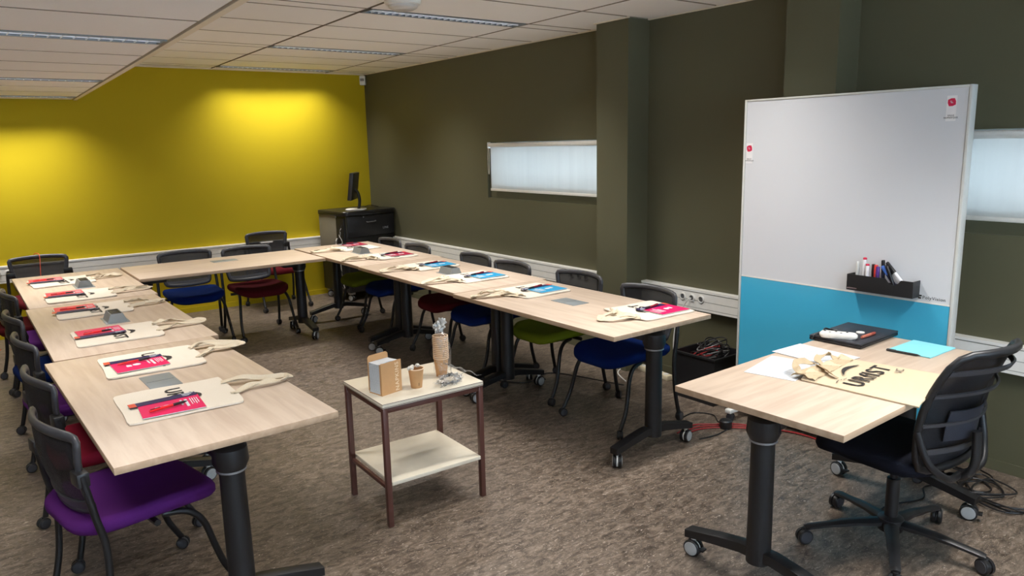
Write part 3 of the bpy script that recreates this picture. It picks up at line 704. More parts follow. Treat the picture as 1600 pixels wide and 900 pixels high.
# ------------------------------------------------------------------ speaker table things
t = thing('tote_bag', 'large flat tote bag with black URFIST lettering hanging over the speaker table edge', 'bag', (-1.345, -7.01, TZ), 0.12)
m = MB(); 
def fbag(u, v):
    x = -0.215+0.43*u + 0.05*(u-0.5)*(0.5-v); y = -0.235+0.44*v+0.006*math.sin(u*7)
    z = 0.009+0.0012*math.sin(u*6+v*4)+0.001*math.sin(v*9)
    if v > 0.88: z += 0.02*(v-0.88)/0.12*abs(math.sin(u*9))
    e = min(1.0, min(u, 1-u)/0.06); z = 0.0035+(z-0.0035)*e
    return (x, y, z)
m.sheet(fbag, 30, 24, 0.006); m.build('bag_body', mat('warm raw canvas', (204, 186, 158), 0.9, scale=260, bump=0.35, spec=0.1), t, angle=70)
h = MB()
ribbon(h, [(-0.15, 0.17, 0.02), (-0.19, 0.22, 0.03), (-0.15, 0.255, 0.045), (-0.09, 0.26, 0.04), (-0.05, 0.22, 0.03), (-0.09, 0.16, 0.025), (-0.13, 0.10, 0.018)], 0.028, 0.003, 6, 71)
ribbon(h, [(0.10, 0.19, 0.02), (0.12, 0.23, 0.03), (0.06, 0.25, 0.035), (0.0, 0.23, 0.03), (-0.03, 0.17, 0.02)], 0.028, 0.003, 6, 72)
h.build('handle', mat('warm raw canvas seam', (190, 170, 140), 0.9, scale=200, bump=0.3, spec=0.1), t, angle=60)
c = MB()
def fc2(u, v):
    x = -0.20+0.36*u; y = 0.15+0.10*v*(1-0.4*u)
    return (x, y, 0.012+0.016*abs(math.sin(u*9+2.2*v))*math.sin(v*PI*0.8+0.3)+0.004*math.sin(v*17+u*21))
c.sheet(fc2, 30, 10, 0.003); c.build('crumpled_mouth', mat('warm raw canvas seam', (190, 170, 140), 0.9, scale=200, bump=0.3, spec=0.1), t, angle=70)
text_mesh('printed_lettering', 'URfIST', 0.100, INK, t, (-0.01, 0.020, 0.0150), bold=0.0010)
text_mesh('small_lettering', 'VC', 0.042, mat('grey ink', (110, 104, 100), 0.7), t, (0.135, -0.045, 0.0155), rot=(0, 0, 0.2))
sw = MB(); P_ = [Vector((-0.075+0.17*k/12, 0.092+0.030*math.sin(PI*k/12*0.9), 0.0185)) for k in range(13)]
for k in range(12):
    wd = 0.008*math.sin(PI*(k+0.6)/13)+0.0015; a, b_ = P_[k], P_[k+1]
    sw.add([a+Vector((0, -wd, 0)), b_+Vector((0, -wd, 0)), b_+Vector((0, wd, 0)), a+Vector((0, wd, 0))], [(0, 1, 2, 3)])
for k in range(6):
    a = Vector((-0.185+0.014*k, 0.075+0.006*math.sin(k), 0.0165)); sw.add([a+Vector((0, -0.0016, 0)), a+Vector((0.014, -0.0016, 0)), a+Vector((0.014, 0.0016, 0)), a+Vector((0, 0.0016, 0))], [(0, 1, 2, 3)])
sw.build('printed_swoosh', INK, t)['kind'] = 'stuff'
def paper(label, loc, rz, seed, dz=0.0):
    t = thing('paper_sheet', label, 'paper', loc, rz, 'printed white sheets on the speaker table')
    MB().box(-0.105, 0.105, -0.148, 0.148, dz, dz+0.0012).build('sheet', PAPER, t)
    p = MB(); rnd = random.Random(seed)
    for k in range(22):
        y = 0.125-k*0.0115
        if rnd.random() < 0.2: continue
        p.box(-0.085, -0.085+rnd.uniform(0.07, 0.16), y, y+0.003, dz+0.0012, dz+0.0014)
    p.build('printed_lines', PRINTG, t)
paper('printed white sheet nearest the left end of the speaker table', (-1.475, -6.685, TZ), -PI/2+0.22, 3)
paper('printed white sheet between the laptop and the URFIST bag', (-1.20, -6.665, TZ), -0.04, 4, 0.0014)
t = thing('laptop', 'closed black laptop on the far side of the speaker table', 'laptop', (-0.80, -6.622, TZ), 0.03)
MB().rbox(-0.182, 0.182, -0.125, 0.125, 0.002, 0.016, 0.004).build('base', mat('laptop dark base', (30, 31, 36), 0.4), t)
MB().rbox(-0.182, 0.182, -0.125, 0.125, 0.0165, 0.025, 0.003).build('lid', mat('laptop matt lid', (46, 48, 56), 0.45), t)
f = MB()
for sx in (-1, 1):
    for sy in (-1, 1): f.lathe([(0.008, 0), (0.008, 0.003)], (sx*0.16, sy*0.10, 0), 12)
f.build('rubber_foot', BLKPL, t)
t = thing('conference_microphone', 'white remote shaped device lying on the black laptop', 'remote', (-0.945, -6.625, TZ+0.0252), 0.42)
m = MB(); m.prism([(x*1.0, y) for x, y in rrect(-0.026, 0.026, -0.082, 0.082, 0.020)], 0, 0.026, inset=0.008); m.build('body', WHITEPL, t, angle=60)
for k in range(5): MB().prism(circ(0.0055, 12, (-0.010 if k % 2 else 0.010), 0.060-k*0.024), 0.0255, 0.0275).build('button', DGREY, t)
tag(MB().lathe([(0.019, 0), (0.019, 0.004), (0.016, 0.005)], (-0.785, -6.645, TZ+0.0252), 24).build('round_badge', WHITEPL), 'round white disc lying on the laptop lid', 'disc')
t = thing('crayon', 'short orange brown marker lying on the laptop lid', 'marker', (-0.825, -6.705, TZ+0.0252), -1.57)
T = Matrix.Translation((0, 0, 0.0075)) @ Matrix.Rotation(-PI/2, 4, 'X')
MB().lathe([(0.006, -0.06), (0.007, -0.055), (0.007, 0.02)], (0, 0, 0), 14, T=T).build('barrel', mat('terracotta barrel', (186, 106, 84), 0.5), t)
MB().lathe([(0.0073, 0.02), (0.0073, 0.055), (0.005, 0.06)], (0, 0, 0), 14, T=T).build('cap', mat('brick cap', (160, 72, 58), 0.5), t)
m = MB(); m.tube([(-0.995, -6.52, TZ+0.004), (-0.98, -6.53, TZ+0.03), (-0.95, -6.55, TZ+0.034), (-0.90, -6.53, TZ+0.045), (-0.86, -6.54, TZ+0.034), (-0.84, -6.56, TZ+0.030)], 0.004, 8, smooth=5)
tag(m.build('short_cable', BLKPL), 'short black cable looped at the back corner of the laptop', 'cable')
t = thing('card_folder', 'light cyan card folder at the right end of the speaker table', 'folder', (-0.765, -6.915, TZ), 0.0)
MB().box(-0.125, 0.115, -0.10, 0.085, 0.0, 0.002).build('back_cover', CYANP, t)
MB().box(-0.127, 0.113, -0.10, 0.083, 0.0022, 0.0045).build('front_cover', CYANP, t)
pen('black pencil along the left edge of the cyan folder', (-0.905, -6.90, TZ), PI+0.08, BLKPL)

# ------------------------------------------------------------------ board
BX, BYA, BYB = -0.425, -5.69, -6.90
bt = thing('whiteboard', 'tall white and blue writing board standing behind the speaker table', 'board', (BX, (BYA+BYB)/2, 0), 0)
hw = (BYA-BYB)/2; zb, zt, zs = 0.075, 1.905, 0.882
MB().rbox(0.0, 0.042, -hw+0.014, hw-0.014, zb+0.01, zt-0.01, 0.002).build('core', FRAMEW, bt)
MB().box(-0.004, 0.0, -hw+0.016, hw-0.016, zs+0.004, zt-0.012).build('white_panel', WBOARD, bt)
MB().box(-0.004, 0.0, -hw+0.016, hw-0.016, zb+0.012, zs-0.004).build('blue_panel', WBLUE, bt)
f = MB()
f.rbox(-0.008, 0.046, -hw, -hw+0.014, zb, zt, 0.002); f.rbox(-0.008, 0.046, hw-0.014, hw, zb, zt, 0.002)
f.rbox(-0.008, 0.046, -hw+0.014, hw-0.014, zt-0.011, zt, 0.002); f.rbox(-0.008, 0.046, -hw+0.014, hw-0.014, zb, zb+0.012, 0.002)
f.build('frame', FRAMEW, bt)
MB().box(-0.0055, 0.0, -hw+0.016, hw-0.016, zs-0.004, zs+0.004).build('divider_strip', WHITEPL, bt)
for s in (-1, 1):
    f = MB(); f.rbox(-0.14, 0.13, s*(hw-0.05)-0.02, s*(hw-0.05)+0.02, 0.05, 0.075, 0.004)
    o = f.build('foot', WHITEPL, bt)
    for dx in (-0.11, 0.10): caster(o, (dx, s*(hw-0.05), 0), 0.024, 0.4)
# round stickers with captions, as on the board
RASP = mat('raspberry sticker ink', (206, 30, 74), 0.5)
def sticker(yc, zc, name):
    s = MB(); s.box(-0.0048, -0.0041, yc-0.022, yc+0.022, zc-0.085, zc+0.030)
    o = s.build('sticker', mat('sticker film', (232, 230, 230), 0.5), bt)
    k = MB(); T = Matrix.Translation((-0.0049, yc, zc)) @ Matrix.Rotation(-PI/2, 4, 'Y')
    k.prism([(0.021*math.cos(a*PI/4+0.2)*(1.0 if a % 2 else 0.86), 0.021*math.sin(a*PI/4+0.2)*(1.0 if a % 2 else 0.86)) for a in range(8)], 0, 0.0004, T=T)
    k.build('round_logo', RASP, o)
    text_mesh('caption', 'SALLE\nNUMERIQUE', 0.010, INK, o, (-0.0051, yc, zc-0.065), rot=(PI/2, 0, -PI/2))
    w3 = MB()
    for q in range(3): w3.box(-0.0056, -0.0054, yc-0.006+q*0.003, yc+0.004+q*0.002, zc-0.004+q*0.004, zc-0.002+q*0.004)
    w3.build('logo_detail', PAPER, o)
sticker(-hw+0.085, zt-0.075, 'a'); sticker(hw-0.04, 1.63, 'b')
text_mesh('maker_lettering', 'PolyVision', 0.0225, mat('board grey print', (70, 72, 74), 0.5), bt, (-0.0046, -hw+0.090, 0.905), rot=(PI/2, 0, -PI/2))
k = MB(); T = Matrix.Translation((-0.0046, -hw+0.156, 0.907)) @ Matrix.Rotation(-PI/2, 4, 'Y') @ Matrix.Scale(0.8, 4)
k.prism([(0.012, -0.010), (0.004, -0.012), (0.0, 0.0), (0.004, 0.010), (0.012, 0.008)], 0, 0.0004, T=T)
k.prism([(-0.004, -0.010), (-0.013, -0.006), (-0.013, 0.008), (-0.006, 0.012), (-0.002, 0.002)], 0, 0.0004, T=T); k.build('maker_logo', INK, bt)
# marker tray (magnetic, stuck on the board)
TX = BX-0.0045; ty = -6.573
t = thing('marker_tray', 'black box tray stuck on the board, full of board markers', 'tray', (TX, ty, 0.905), 0)
tl = 0.168; pr = [(tl, 0), (tl, 0.082), (-0.030, 0.082), (-0.048, 0.060), (-0.070, 0.052), (-0.092, 0.060), (-0.108, 0.082), (-tl, 0.082), (-tl, 0)]
T = Matrix.Rotation(PI/2, 4, 'Z') @ Matrix.Rotation(PI/2, 4, 'X')
# prism plane: local x -> world y, local y -> world z, extrusion -> world x
m = MB(); m.prism(pr, -0.072, -0.068, T=T); m.build('front_panel', BLKPL, t)
m = MB(); m.box(-0.068, -0.001, -tl, tl, 0, 0.004); m.build('tray_bottom', BLKPL, t)
MB().box(-0.068, -0.001, -tl, -tl+0.004, 0.004, 0.082).build('end_panel', BLKPL, t); MB().box(-0.068, -0.001, tl-0.004, tl, 0.004, 0.082).build('end_panel', BLKPL, t)
m = MB(); m.box(-0.004, 0.0, -tl+0.004, tl-0.004, 0.004, 0.05); m.build('back_panel', BLKPL, t)
text_mesh('small_lettering', 'polyvision', 0.011, mat('tray grey print', (190, 160, 160), 0.5), t, (-0.0725, tl-0.03, 0.012), rot=(PI/2, 0, -PI/2))
WHM, REDM = (232, 230, 232), (206, 30, 70)
MK = [  # y offset of the tip, lean, length, barrel, cap, end band, label
    (0.135, 0.00, 0.138, (206, 206, 202), (206, 206, 202), None, 'pale grey board marker at the left end of the tray'),
    (0.097, 0.02, 0.165, WHM, WHM, REDM, 'tallest white board marker, its end red'),
    (0.072, 0.00, 0.135, WHM, WHM, REDM, 'shorter white board marker, its end red'),
    (0.053, 0.00, 0.134, (40, 26, 28), (50, 24, 28), None, 'dark brown board marker beside the red one'),
    (0.036, 0.02, 0.134, (200, 60, 52), (220, 60, 52), None, 'bright red board marker in the tray'),
    (0.018, 0.00, 0.128, (70, 38, 110), (80, 44, 130), None, 'purple board marker in the tray'),
    (-0.003, -0.06, 0.160, (30, 34, 64), (22, 22, 26), None, 'upright board marker with a tall black cap'),
    (-0.088, -0.66, 0.150, (28, 36, 80), (62, 106, 190), None, 'leaning board marker with a light blue cap'),
    (-0.085, -0.42, 0.150, (24, 24, 30), (24, 24, 30), None, 'leaning black board marker behind the blue one'),
    (-0.122, -0.72, 0.168, WHM, (24, 24, 28), None, 'lower of two leaning white board markers with black caps'),
    (-0.146, -0.74, 0.190, WHM, (22, 22, 26), None, 'upper of two leaning white board markers with black caps'),
]
for k, (oy, lean, ln, bc, cc, band, lb) in enumerate(MK):
    q = thing('board_marker', lb, 'marker', (TX-0.030-0.012*(k % 3), ty+oy, 0.912+(0.012 if lean < -0.6 else 0)), 0, 'board markers in the black tray')
    q.rotation_euler.x = lean
    r = 0.0085
    MB().lathe([(r*0.8, 0), (r, 0.004), (r, ln*0.66)], seg=14).build('barrel', mat('marker barrel %d' % k, bc, 0.35), q)
    MB().lathe([(r*1.08, ln*0.66), (r*1.08, ln*0.97), (r*0.8, ln)], seg=14).build('cap', mat('marker cap %d' % k, cc, 0.35), q)
    if band: MB().lathe([(r*1.12, ln*0.94), (r*1.12, ln*0.985), (r*0.8, ln*1.004)], seg=14).build('end_band', mat('marker band red', band, 0.35), q)

# ------------------------------------------------------------------ office chair at the speaker table
t = thing('office_chair', 'black swivel office chair with slatted mesh back pulled up to the speaker table', 'chair', (-1.21, -7.05, 0), -0.08)
bs = MB(); bs.lathe([(0.050, 0.075), (0.056, 0.09), (0.050, 0.125), (0.034, 0.135)], seg=24)
hub = bs.build('base_hub', BLKPL, t)
for k in range(5):
    a = math.radians(138+72*k)+0.08
    am = MB(); c, s = math.cos(a), math.sin(a)
    pts = [(0.03*c, 0.03*s, 0.105), (0.16*c, 0.16*s, 0.098), (0.30*c, 0.30*s, 0.078), (0.345*c, 0.345*s, 0.070)]
    am.tube(pts, [0.030, 0.026, 0.021, 0.018], 8, smooth=4, flat=0.62, up=(0, 0, 1)); o = am.build('base_arm', BLKPL, t, angle=50)
    cm = caster(o, (0.345*c, 0.345*s, 0), 0.032, random.uniform(0, 3))
MB().lathe([(0.026, 0.13), (0.026, 0.30), (0.016, 0.302), (0.016, 0.38)], seg=20).build('gas_column', BLACK, t)
m = MB(); m.rbox(-0.10, 0.10, -0.14, 0.12, 0.37, 0.415, 0.012); m.rbox(-0.17, 0.17, -0.05, 0.05, 0.395, 0.42, 0.008); m.build('mechanism', BLKPL, t)
s = MB(); out = rrect(-0.245, 0.245, -0.22, 0.26, 0.12, 6); n = len(out); vs = []; fs = []
rings = [(0.86, 0.418), (0.97, 0.424), (1.0, 0.445), (0.99, 0.468), (0.93, 0.482), (0.6, 0.480), (0.25, 0.476)]
for k, z in rings:
    for px, py in out: vs.append(Vector((px*k, py*k, z-0.03*max(0, (py*k-0.12)/0.14)**2)))
for k in range(len(rings)-1):
    for i in range(n): j = (i+1) % n; fs.append((k*n+i, k*n+j, (k+1)*n+j, (k+1)*n+i))
fs.append(tuple(range(n-1, -1, -1))); fs.append(tuple(range((len(rings)-1)*n, len(rings)*n)))
s.add(vs, fs); s.build('seat', SEATS['black'], t, angle=60)
def obk(u, v):
    hw_ = 0.205+0.035*math.sin(v*PI*0.8)-0.030*v; x = u*hw_
    z = 0.455+0.465*v+0.012*(1-u*u)*v
    y = -0.215-0.05*math.sin(v*PI*0.5)-0.10*v**2.5+0.035*math.sin(v*PI)*0.6+0.075*u*u*(0.5+0.5*v)-0.02
    return Vector((x, y, z))
lp = [obk(-1+2*k/10, 1.0) for k in range(11)]+[obk(1, 1-k/10) for k in range(1, 10)]+[obk(1-2*k/10, 0.0) for k in range(11)]+[obk(-1, k/10) for k in range(1, 10)]
sm = [(lp[i-1]+lp[i]*2+lp[(i+1) % len(lp)])/4 for i in range(len(lp))]
m = MB(); m.tube(sm, 0.017, 8, closed=True, up=(0, 1, 0), flat=0.8); bk = m.build('back_frame', BLKPL, t, angle=60)
MB().sheet(lambda a, b_: obk(-0.97+1.94*a, 0.03+0.95*b_)+Vector((0, 0.006, 0)), 16, 14, 0.002).build('back_mesh', MESHD, t, angle=80)
for v0, hh in ((0.86, 0.020), (0.66, 0.014), (0.40, 0.012), (0.17, 0.020)):
    m = MB(); m.sheet(lambda a, b_: obk(-1+2*a, v0+hh*(b_-0.5)*2)+Vector((0, -0.014-0.016*math.sin(a*PI), 0)), 16, 2, 0.008); m.build('back_slat', DGREY, t, angle=60)
m = MB(); m.sheet(lambda a, b_: obk(-0.55+1.1*a, 0.24+0.26*b_)+Vector((0, -0.010-0.02*math.sin(a*PI), 0)), 12, 8, 0.006); m.build('lumbar_pad', mesh_cloth_mat('lumbar mesh', (48, 50, 60), 0.05), t, angle=60)
m = MB(); m.tube([(0, -0.10, 0.40), (0, -0.24, 0.395), (0, -0.30, 0.46), (0, -0.30, 0.60)], 0.022, 10, smooth=5, flat=0.7, up=(0, 1, 0))
for sx in (-1, 1): m.tube([(0, -0.25, 0.41), (sx*0.12, -0.27, 0.43), (sx*0.20, -0.235, 0.50), (sx*0.228, -0.20, 0.62)], 0.014, 8, smooth=5)
m.build('back_support', BLKPL, t, angle=60)
m = MB(); m.tube([(0.12, 0.0, 0.405), (0.27, 0.0, 0.40)], 0.006, 8); m.rbox(0.25, 0.30, -0.012, 0.012, 0.393, 0.405, 0.003); m.build('lever', BLKPL, t)

# ------------------------------------------------------------------ equipment cart and monitor
CH = 1.0; CA = 0.14
t = thing('equipment_cart', 'black audio equipment cart in the corner with a monitor on top', 'cart', (-0.47, -0.52, 0), CA)
cw, cd = 0.33, 0.28
m = MB(); m.prism(rrect(-cw-0.02, cw+0.02, -cd-0.02, cd+0.02, 0.07), CH-0.045, CH, inset=0.006); m.build('top', mat('cart black top', (26, 26, 28), 0.32), t)
m = MB(); m.rbox(-cw+0.012, cw-0.012, -cd+0.012, cd-0.012, 0.10, CH-0.046, 0.004); m.build('body', BLKPL, t)
m = MB(); m.rbox(-cw, -cw+0.012, -0.08, cd-0.01, 0.42, CH-0.05, 0.003); m.build('side_panel', mat('cart grey side panel', (132, 126, 112), 0.5), t)
m = MB(); m.rbox(-cw+0.02, cw-0.02, -cd, -cd+0.012, 0.72, CH-0.052, 0.003); dr = m.build('front_flap', BLKPL, t)
m = MB(); m.tube([(-0.06, -cd-0.002, 0.875), (-0.055, -cd-0.022, 0.872), (0.045, -cd-0.022, 0.876), (0.05, -cd-0.002, 0.880)], 0.0045, 8, smooth=3); m.build('handle', SILVER, dr)
m = MB(); m.lathe([(0.007, 0), (0.007, 0.004)], seg=12, T=Matrix.Translation((-0.10, -cd-0.0005, 0.93)) @ Matrix.Rotation(PI/2, 4, 'X')); m.build('lock', SILVER, dr)
m = MB(); m.rbox(-cw+0.02, cw-0.02, -cd, -cd+0.012, 0.12, 0.705, 0.003); rp = m.build('rack_panel', mat('rack face black', (18, 18, 20), 0.35), t)
text_mesh('small_lettering', 'LINE', 0.034, mat('grey rack print', (170, 170, 172), 0.5), rp, (0.19, -cd-0.0012, 0.79), rot=(PI/2, 0, 0))
m = MB()
for r0 in range(7):
    for c0 in range(3):
        m.lathe([(0.007, 0), (0.007, 0.010), (0.004, 0.012)], seg=10, T=Matrix.Translation((0.19+c0*0.028, -cd-0.001, 0.66-r0*0.03)) @ Matrix.Rotation(PI/2, 4, 'X'))
m.build('jack_sockets', mat('jack metal', (140, 140, 144), 0.3, metal=0.8), rp)['kind'] = 'stuff'
m = MB(); m.rbox(-cw-0.005, -cw+0.012, -cd+0.04, -0.09, 0.15, CH-0.07, 0.003); m.build('dark_opening', mat('rack gap black', (12, 12, 14), 0.6), t)  # black slab painted as the shaded open gap where the cables hang
rnd = random.Random(5)
for k in range(6):
    m = MB(); y = -cd+0.06+k*0.024
    pts = [(-cw-0.01, y, 0.86-0.04*k)]
    for q in range(7): pts.append((-cw-0.015-0.05*rnd.random(), y+rnd.uniform(-0.03, 0.03), 0.78-0.09*q-0.02*k))
    pts.append((-cw-0.005, y, 0.14)); m.tube(pts, 0.0035, 6, smooth=5)
    m.build('side_cable', [BLKPL, WHITEPL, mat('grey cable', (120, 120, 120), 0.5)][k % 3], t)
for sx in (-1, 1):
    for sy in (-1, 1): caster(t, (sx*(cw-0.06), sy*(cd-0.06), 0), 0.036, rnd.uniform(0, 3), True)
m = MB()
for sx in (-1, 1):
    for sy in (-1, 1): m.rbox(sx*(cw-0.06)-0.03, sx*(cw-0.06)+0.03, sy*(cd-0.06)-0.03, sy*(cd-0.06)+0.03, 0.075, 0.101, 0.003)
m.build('caster_plate', SILVER, t)
t = thing('monitor', 'flat screen seen edge on, standing on the equipment cart', 'monitor', (-0.52, -0.62, CH), CA-0.75)
MB().prism(rrect(-0.11, 0.11, -0.10, 0.10, 0.05), 0, 0.012, inset=0.004).build('stand_base', WHITEPL, t)
m = MB(); m.tube([(0.03, 0, 0.01), (0.045, 0, 0.10), (0.03, 0, 0.19), (-0.005, 0, 0.23)], 0.028, 10, smooth=5, flat=0.6, up=(1, 0, 0)); m.build('stand_arm', BLKPL, t, angle=60)
T = Matrix.Translation((-0.035, 0, 0.115)) @ Matrix.Rotation(math.radians(8), 4, 'Y')
m = MB(); m.rbox(-0.022, 0.022, -0.20, 0.20, 0.0, 0.30, 0.006, T=T); m.build('screen_housing', BLKPL, t)
m = MB(); m.box(-0.0235, -0.022, -0.185, 0.185, 0.018, 0.285, T=T); m.build('screen', mat('dark screen', (20, 22, 26), 0.1), t)
m = MB(); m.tube([(-0.40, -0.55, CH+0.01), (-0.30, -0.50, CH+0.03), (-0.20, -0.45, CH+0.012), (-0.125, -0.42, CH-0.02), (-0.115, -0.42, CH-0.15), (-0.135, -0.42, CH-0.24)], 0.004, 6, smooth=6)
tag(m.build('monitor_cable', BLKPL), 'thin black cable running from the monitor down behind the cart', 'cable')

# ------------------------------------------------------------------ side table with catering things
SX, SY, SA = -2.515, -5.385, -0.03
HX_, HY_ = 0.262, 0.215
t = thing('side_table', 'small two level side table with cream shelves and brown legs', 'table', (SX, SY, 0), SA)
m = MB(); m.rbox(-HX_, HX_, -HY_, HY_, 0.563, 0.585, 0.0018); m.build('tabletop', [SHELFW], t)
m = MB()
m.box(-HX_-0.0004, HX_+0.0004, -HY_-0.0004, HY_+0.0004, 0.566, 0.5685); m.box(-HX_-0.0004, HX_+0.0004, -HY_-0.0004, HY_+0.0004, 0.5815, 0.5835)
m.build('edge_line', BROWN, t)
hx, hy = HX_-0.014, HY_-0.014
for sx in (-1, 1):
    for sy in (-1, 1):
        MB().rbox(sx*hx-0.0125, sx*hx+0.0125, sy*hy-0.0125, sy*hy+0.0125, 0, 0.5628, 0.002).build('leg', BROWN, t)
for s in (-1, 1):
    MB().rbox(-hx+0.013, hx-0.013, s*hy-0.009, s*hy+0.009, 0.538, 0.5625, 0.002).build('rail', BROWN, t)
    MB().rbox(s*hx-0.009, s*hx+0.009, -hy+0.013, hy-0.013, 0.538, 0.5625, 0.002).build('rail', BROWN, t)
    MB().rbox(s*hx-0.008, s*hx+0.008, -hy+0.013, hy-0.013, 0.178, 0.196, 0.002).build('rail', BROWN, t)
m = MB(); m.rbox(-hx+0.013, hx-0.013, -HY_+0.0, HY_-0.0, 0.1965, 0.2145, 0.0018); m.build('shelf', SHELFW, t)
ST = 0.585
t = thing('napkin_dispenser', 'kraft cardboard napkin box with NAPKINS lettering on the side table', 'napkin box', (-2.685, -5.435, ST), 0.20)
w2, d2, hh = 0.058, 0.048, 0.150
MB().box(-w2, w2, -d2, -d2+0.003, 0, hh).build('front_wall', CARD, t)
MB().prism([(p[0], p[1]) for p in rrect(-w2, w2, 0, hh+0.022, 0.014)], 0, 0.003, T=Matrix.Translation((0, d2, 0)) @ Matrix.Rotation(PI/2, 4, 'X')).build('back_wall', CARD, t)
MB().box(w2-0.003, w2, -d2+0.003, d2-0.003, 0, hh-0.03).build('side_wall', CARD, t)
MB().box(-w2, w2-0.003, -d2+0.003, d2-0.003, 0, 0.003).build('bottom', CARD, t)
MB().box(-w2, -w2+0.0022, -d2+0.003, -d2+0.012, 0.003, hh-0.005).build('front_lip', CARD, t)
m = MB()
for k in range(24):
    z0 = 0.004+k*0.0058; j = random.uniform(-0.002, 0.002); m.box(-w2+0.003+j*0.4, w2-0.005, -d2+0.013+j, d2-0.006+j, z0, z0+0.0048)
m.build('napkins', PAPER, t)['kind'] = 'stuff'
m = MB(); m.sheet(lambda a, b_: (-w2+0.002+(2*w2-0.004)*a, -d2+0.001+b_*(2*d2-0.008), hh-0.003+0.006*math.sin(a*4)*(1-b_)-0.022*b_*(1-a*0.6)), 8, 6, 0.003); m.build('top_napkin', PAPER, t, angle=60)
text_mesh('printed_lettering', 'NAPKINS', 0.030, mat('pale lettering on kraft', (234, 206, 170), 0.8), t, (0.032, -d2-0.0008, 0.074), rot=(PI/2, -PI/2, 0), bold=0.0004)
def cup_profile(h=0.095, r0=0.026, r1=0.037):
    return [(r0, 0), (r1, h), (r1+0.0018, h), (r1+0.0018, h+0.003), (r1-0.001, h+0.003), (r1-0.002, h-0.002), (r0-0.001, 0.006)]
def cup(label, loc, group=None):
    t = thing('paper_cup', label, 'cup', loc, 0.3, group)
    m = MB(); m.lathe([(0.026, 0), (0.036, 0.090)] + [(0.0345, 0.090), (0.0248, 0.004)], seg=28); m.build('cup_wall', CARD, t)
    m = MB(); pts = [(0.0362*math.cos(a), 0.0362*math.sin(a), 0.0905) for a in [2*PI*k/28 for k in range(28)]]; m.tube(pts, 0.0026, 6, closed=True); m.build('rim', mat('pale kraft rim', (232, 200, 164), 0.7), t)
    return t
c1 = cup('single kraft paper cup with crumpled white film in it', (-2.545, -5.475, ST))
text_mesh('printed_mark', 'I', 0.02, INK, c1, (-0.012, -0.0275, 0.02), rot=(PI/2+0.11, 0, -0.3))
rnd = random.Random(9); m = MB()
for k, (ox, oy, rr_) in enumerate(((-0.028, 0.008, 0.013), (0.026, 0.014, 0.010), (0.0, 0.022, 0.009))):
    m.sheet(lambda u, v: (ox+rr_*(1+0.3*math.sin(u*31+k))*math.sin(PI*v)*math.cos(2*PI*u), oy+rr_*(1+0.3*math.sin(u*25+v*9))*math.sin(PI*v)*math.sin(2*PI*u), 0.096+rr_*0.9*math.cos(PI*v)), 16, 8, 0.0006)
m.build('crumpled_film', mat('crumpled pale film', (216, 210, 198), 0.3), c1, angle=40)
GC = 'stacked kraft cups in the plastic sleeve'
for k in range(13):
    o = cup('kraft paper cup in the tall sleeved stack of cups', (-2.365, -5.405, ST+0.001+k*0.0092), GC)
def film_mat():
    m = bpy.data.materials.new('clear plastic film'); m.use_nodes = True; nt = m.node_tree
    for n in list(nt.nodes):
        if n.type == 'BSDF_PRINCIPLED': nt.nodes.remove(n)
    out = nt.nodes['Material Output']; tr = nt.nodes.new('ShaderNodeBsdfTransparent'); gl = nt.nodes.new('ShaderNodeBsdfGlossy'); df = nt.nodes.new('ShaderNodeBsdfDiffuse')
    gl.inputs['Roughness'].default_value = 0.12; df.inputs[0].default_value = (0.9, 0.9, 0.88, 1)
    tc = nt.nodes.new('ShaderNodeTexCoord'); no = nt.nodes.new('ShaderNodeTexNoise'); no.inputs['Scale'].default_value = 60; no.inputs['Detail'].default_value = 4; no.inputs['Distortion'].default_value = 2
    nt.links.new(tc.outputs['Object'], no.inputs['Vector'])
    bp = nt.nodes.new('ShaderNodeBump'); bp.inputs['Strength'].default_value = 0.8; bp.inputs['Distance'].default_value = 0.004
    nt.links.new(no.outputs['Fac'], bp.inputs['Height']); nt.links.new(bp.outputs[0], gl.inputs['Normal'])
    r = ramp(nt, [(0.50, (0, 0, 0)), (0.72, (200, 200, 200))]); nt.links.new(no.outputs['Fac'], r.inputs[0])
    m1 = nt.nodes.new('ShaderNodeMixShader'); m1.inputs[0].default_value = 0.4; nt.links.new(gl.outputs[0], m1.inputs[1]); nt.links.new(df.outputs[0], m1.inputs[2])
    ad = nt.nodes.new('ShaderNodeMath'); ad.operation = 'MULTIPLY_ADD'; ad.inputs[1].default_value = 0.55; ad.inputs[2].default_value = 0.05
    nt.links.new(r.outputs[0], ad.inputs[0])
    m2 = nt.nodes.new('ShaderNodeMixShader'); nt.links.new(ad.outputs[0], m2.inputs[0]); nt.links.new(tr.outputs[0], m2.inputs[1]); nt.links.new(m1.outputs[0], m2.inputs[2])
    nt.links.new(m2.outputs[0], out.inputs[0]); return m
FILM = film_mat()
FILM2 = mat('crumpled glossy film', (190, 188, 182), 0.15, vary=0.5, scale=90, bump=1.0)
t = thing('plastic_sleeve', 'clear crinkled plastic sleeve around the tall cup stack', 'plastic bag', (-2.365, -5.405, ST), 0)
m = MB()
def slv(u, v):
    a = 2*PI*u; r = 0.041+0.004*math.sin(a*5+v*9)+0.012*max(0, 0.3-v)*math.sin(a*3)
    if v > 0.85: r *= 1-0.75*(v-0.85)/0.15
    return (r*math.cos(a)+0.012*(1-v), r*math.sin(a), 0.012+0.215*v)
m.sheet(slv, 36, 14, 0.0006); m.build('sleeve_body', FILM, t, angle=70)
m = MB()
rnd = random.Random(12)
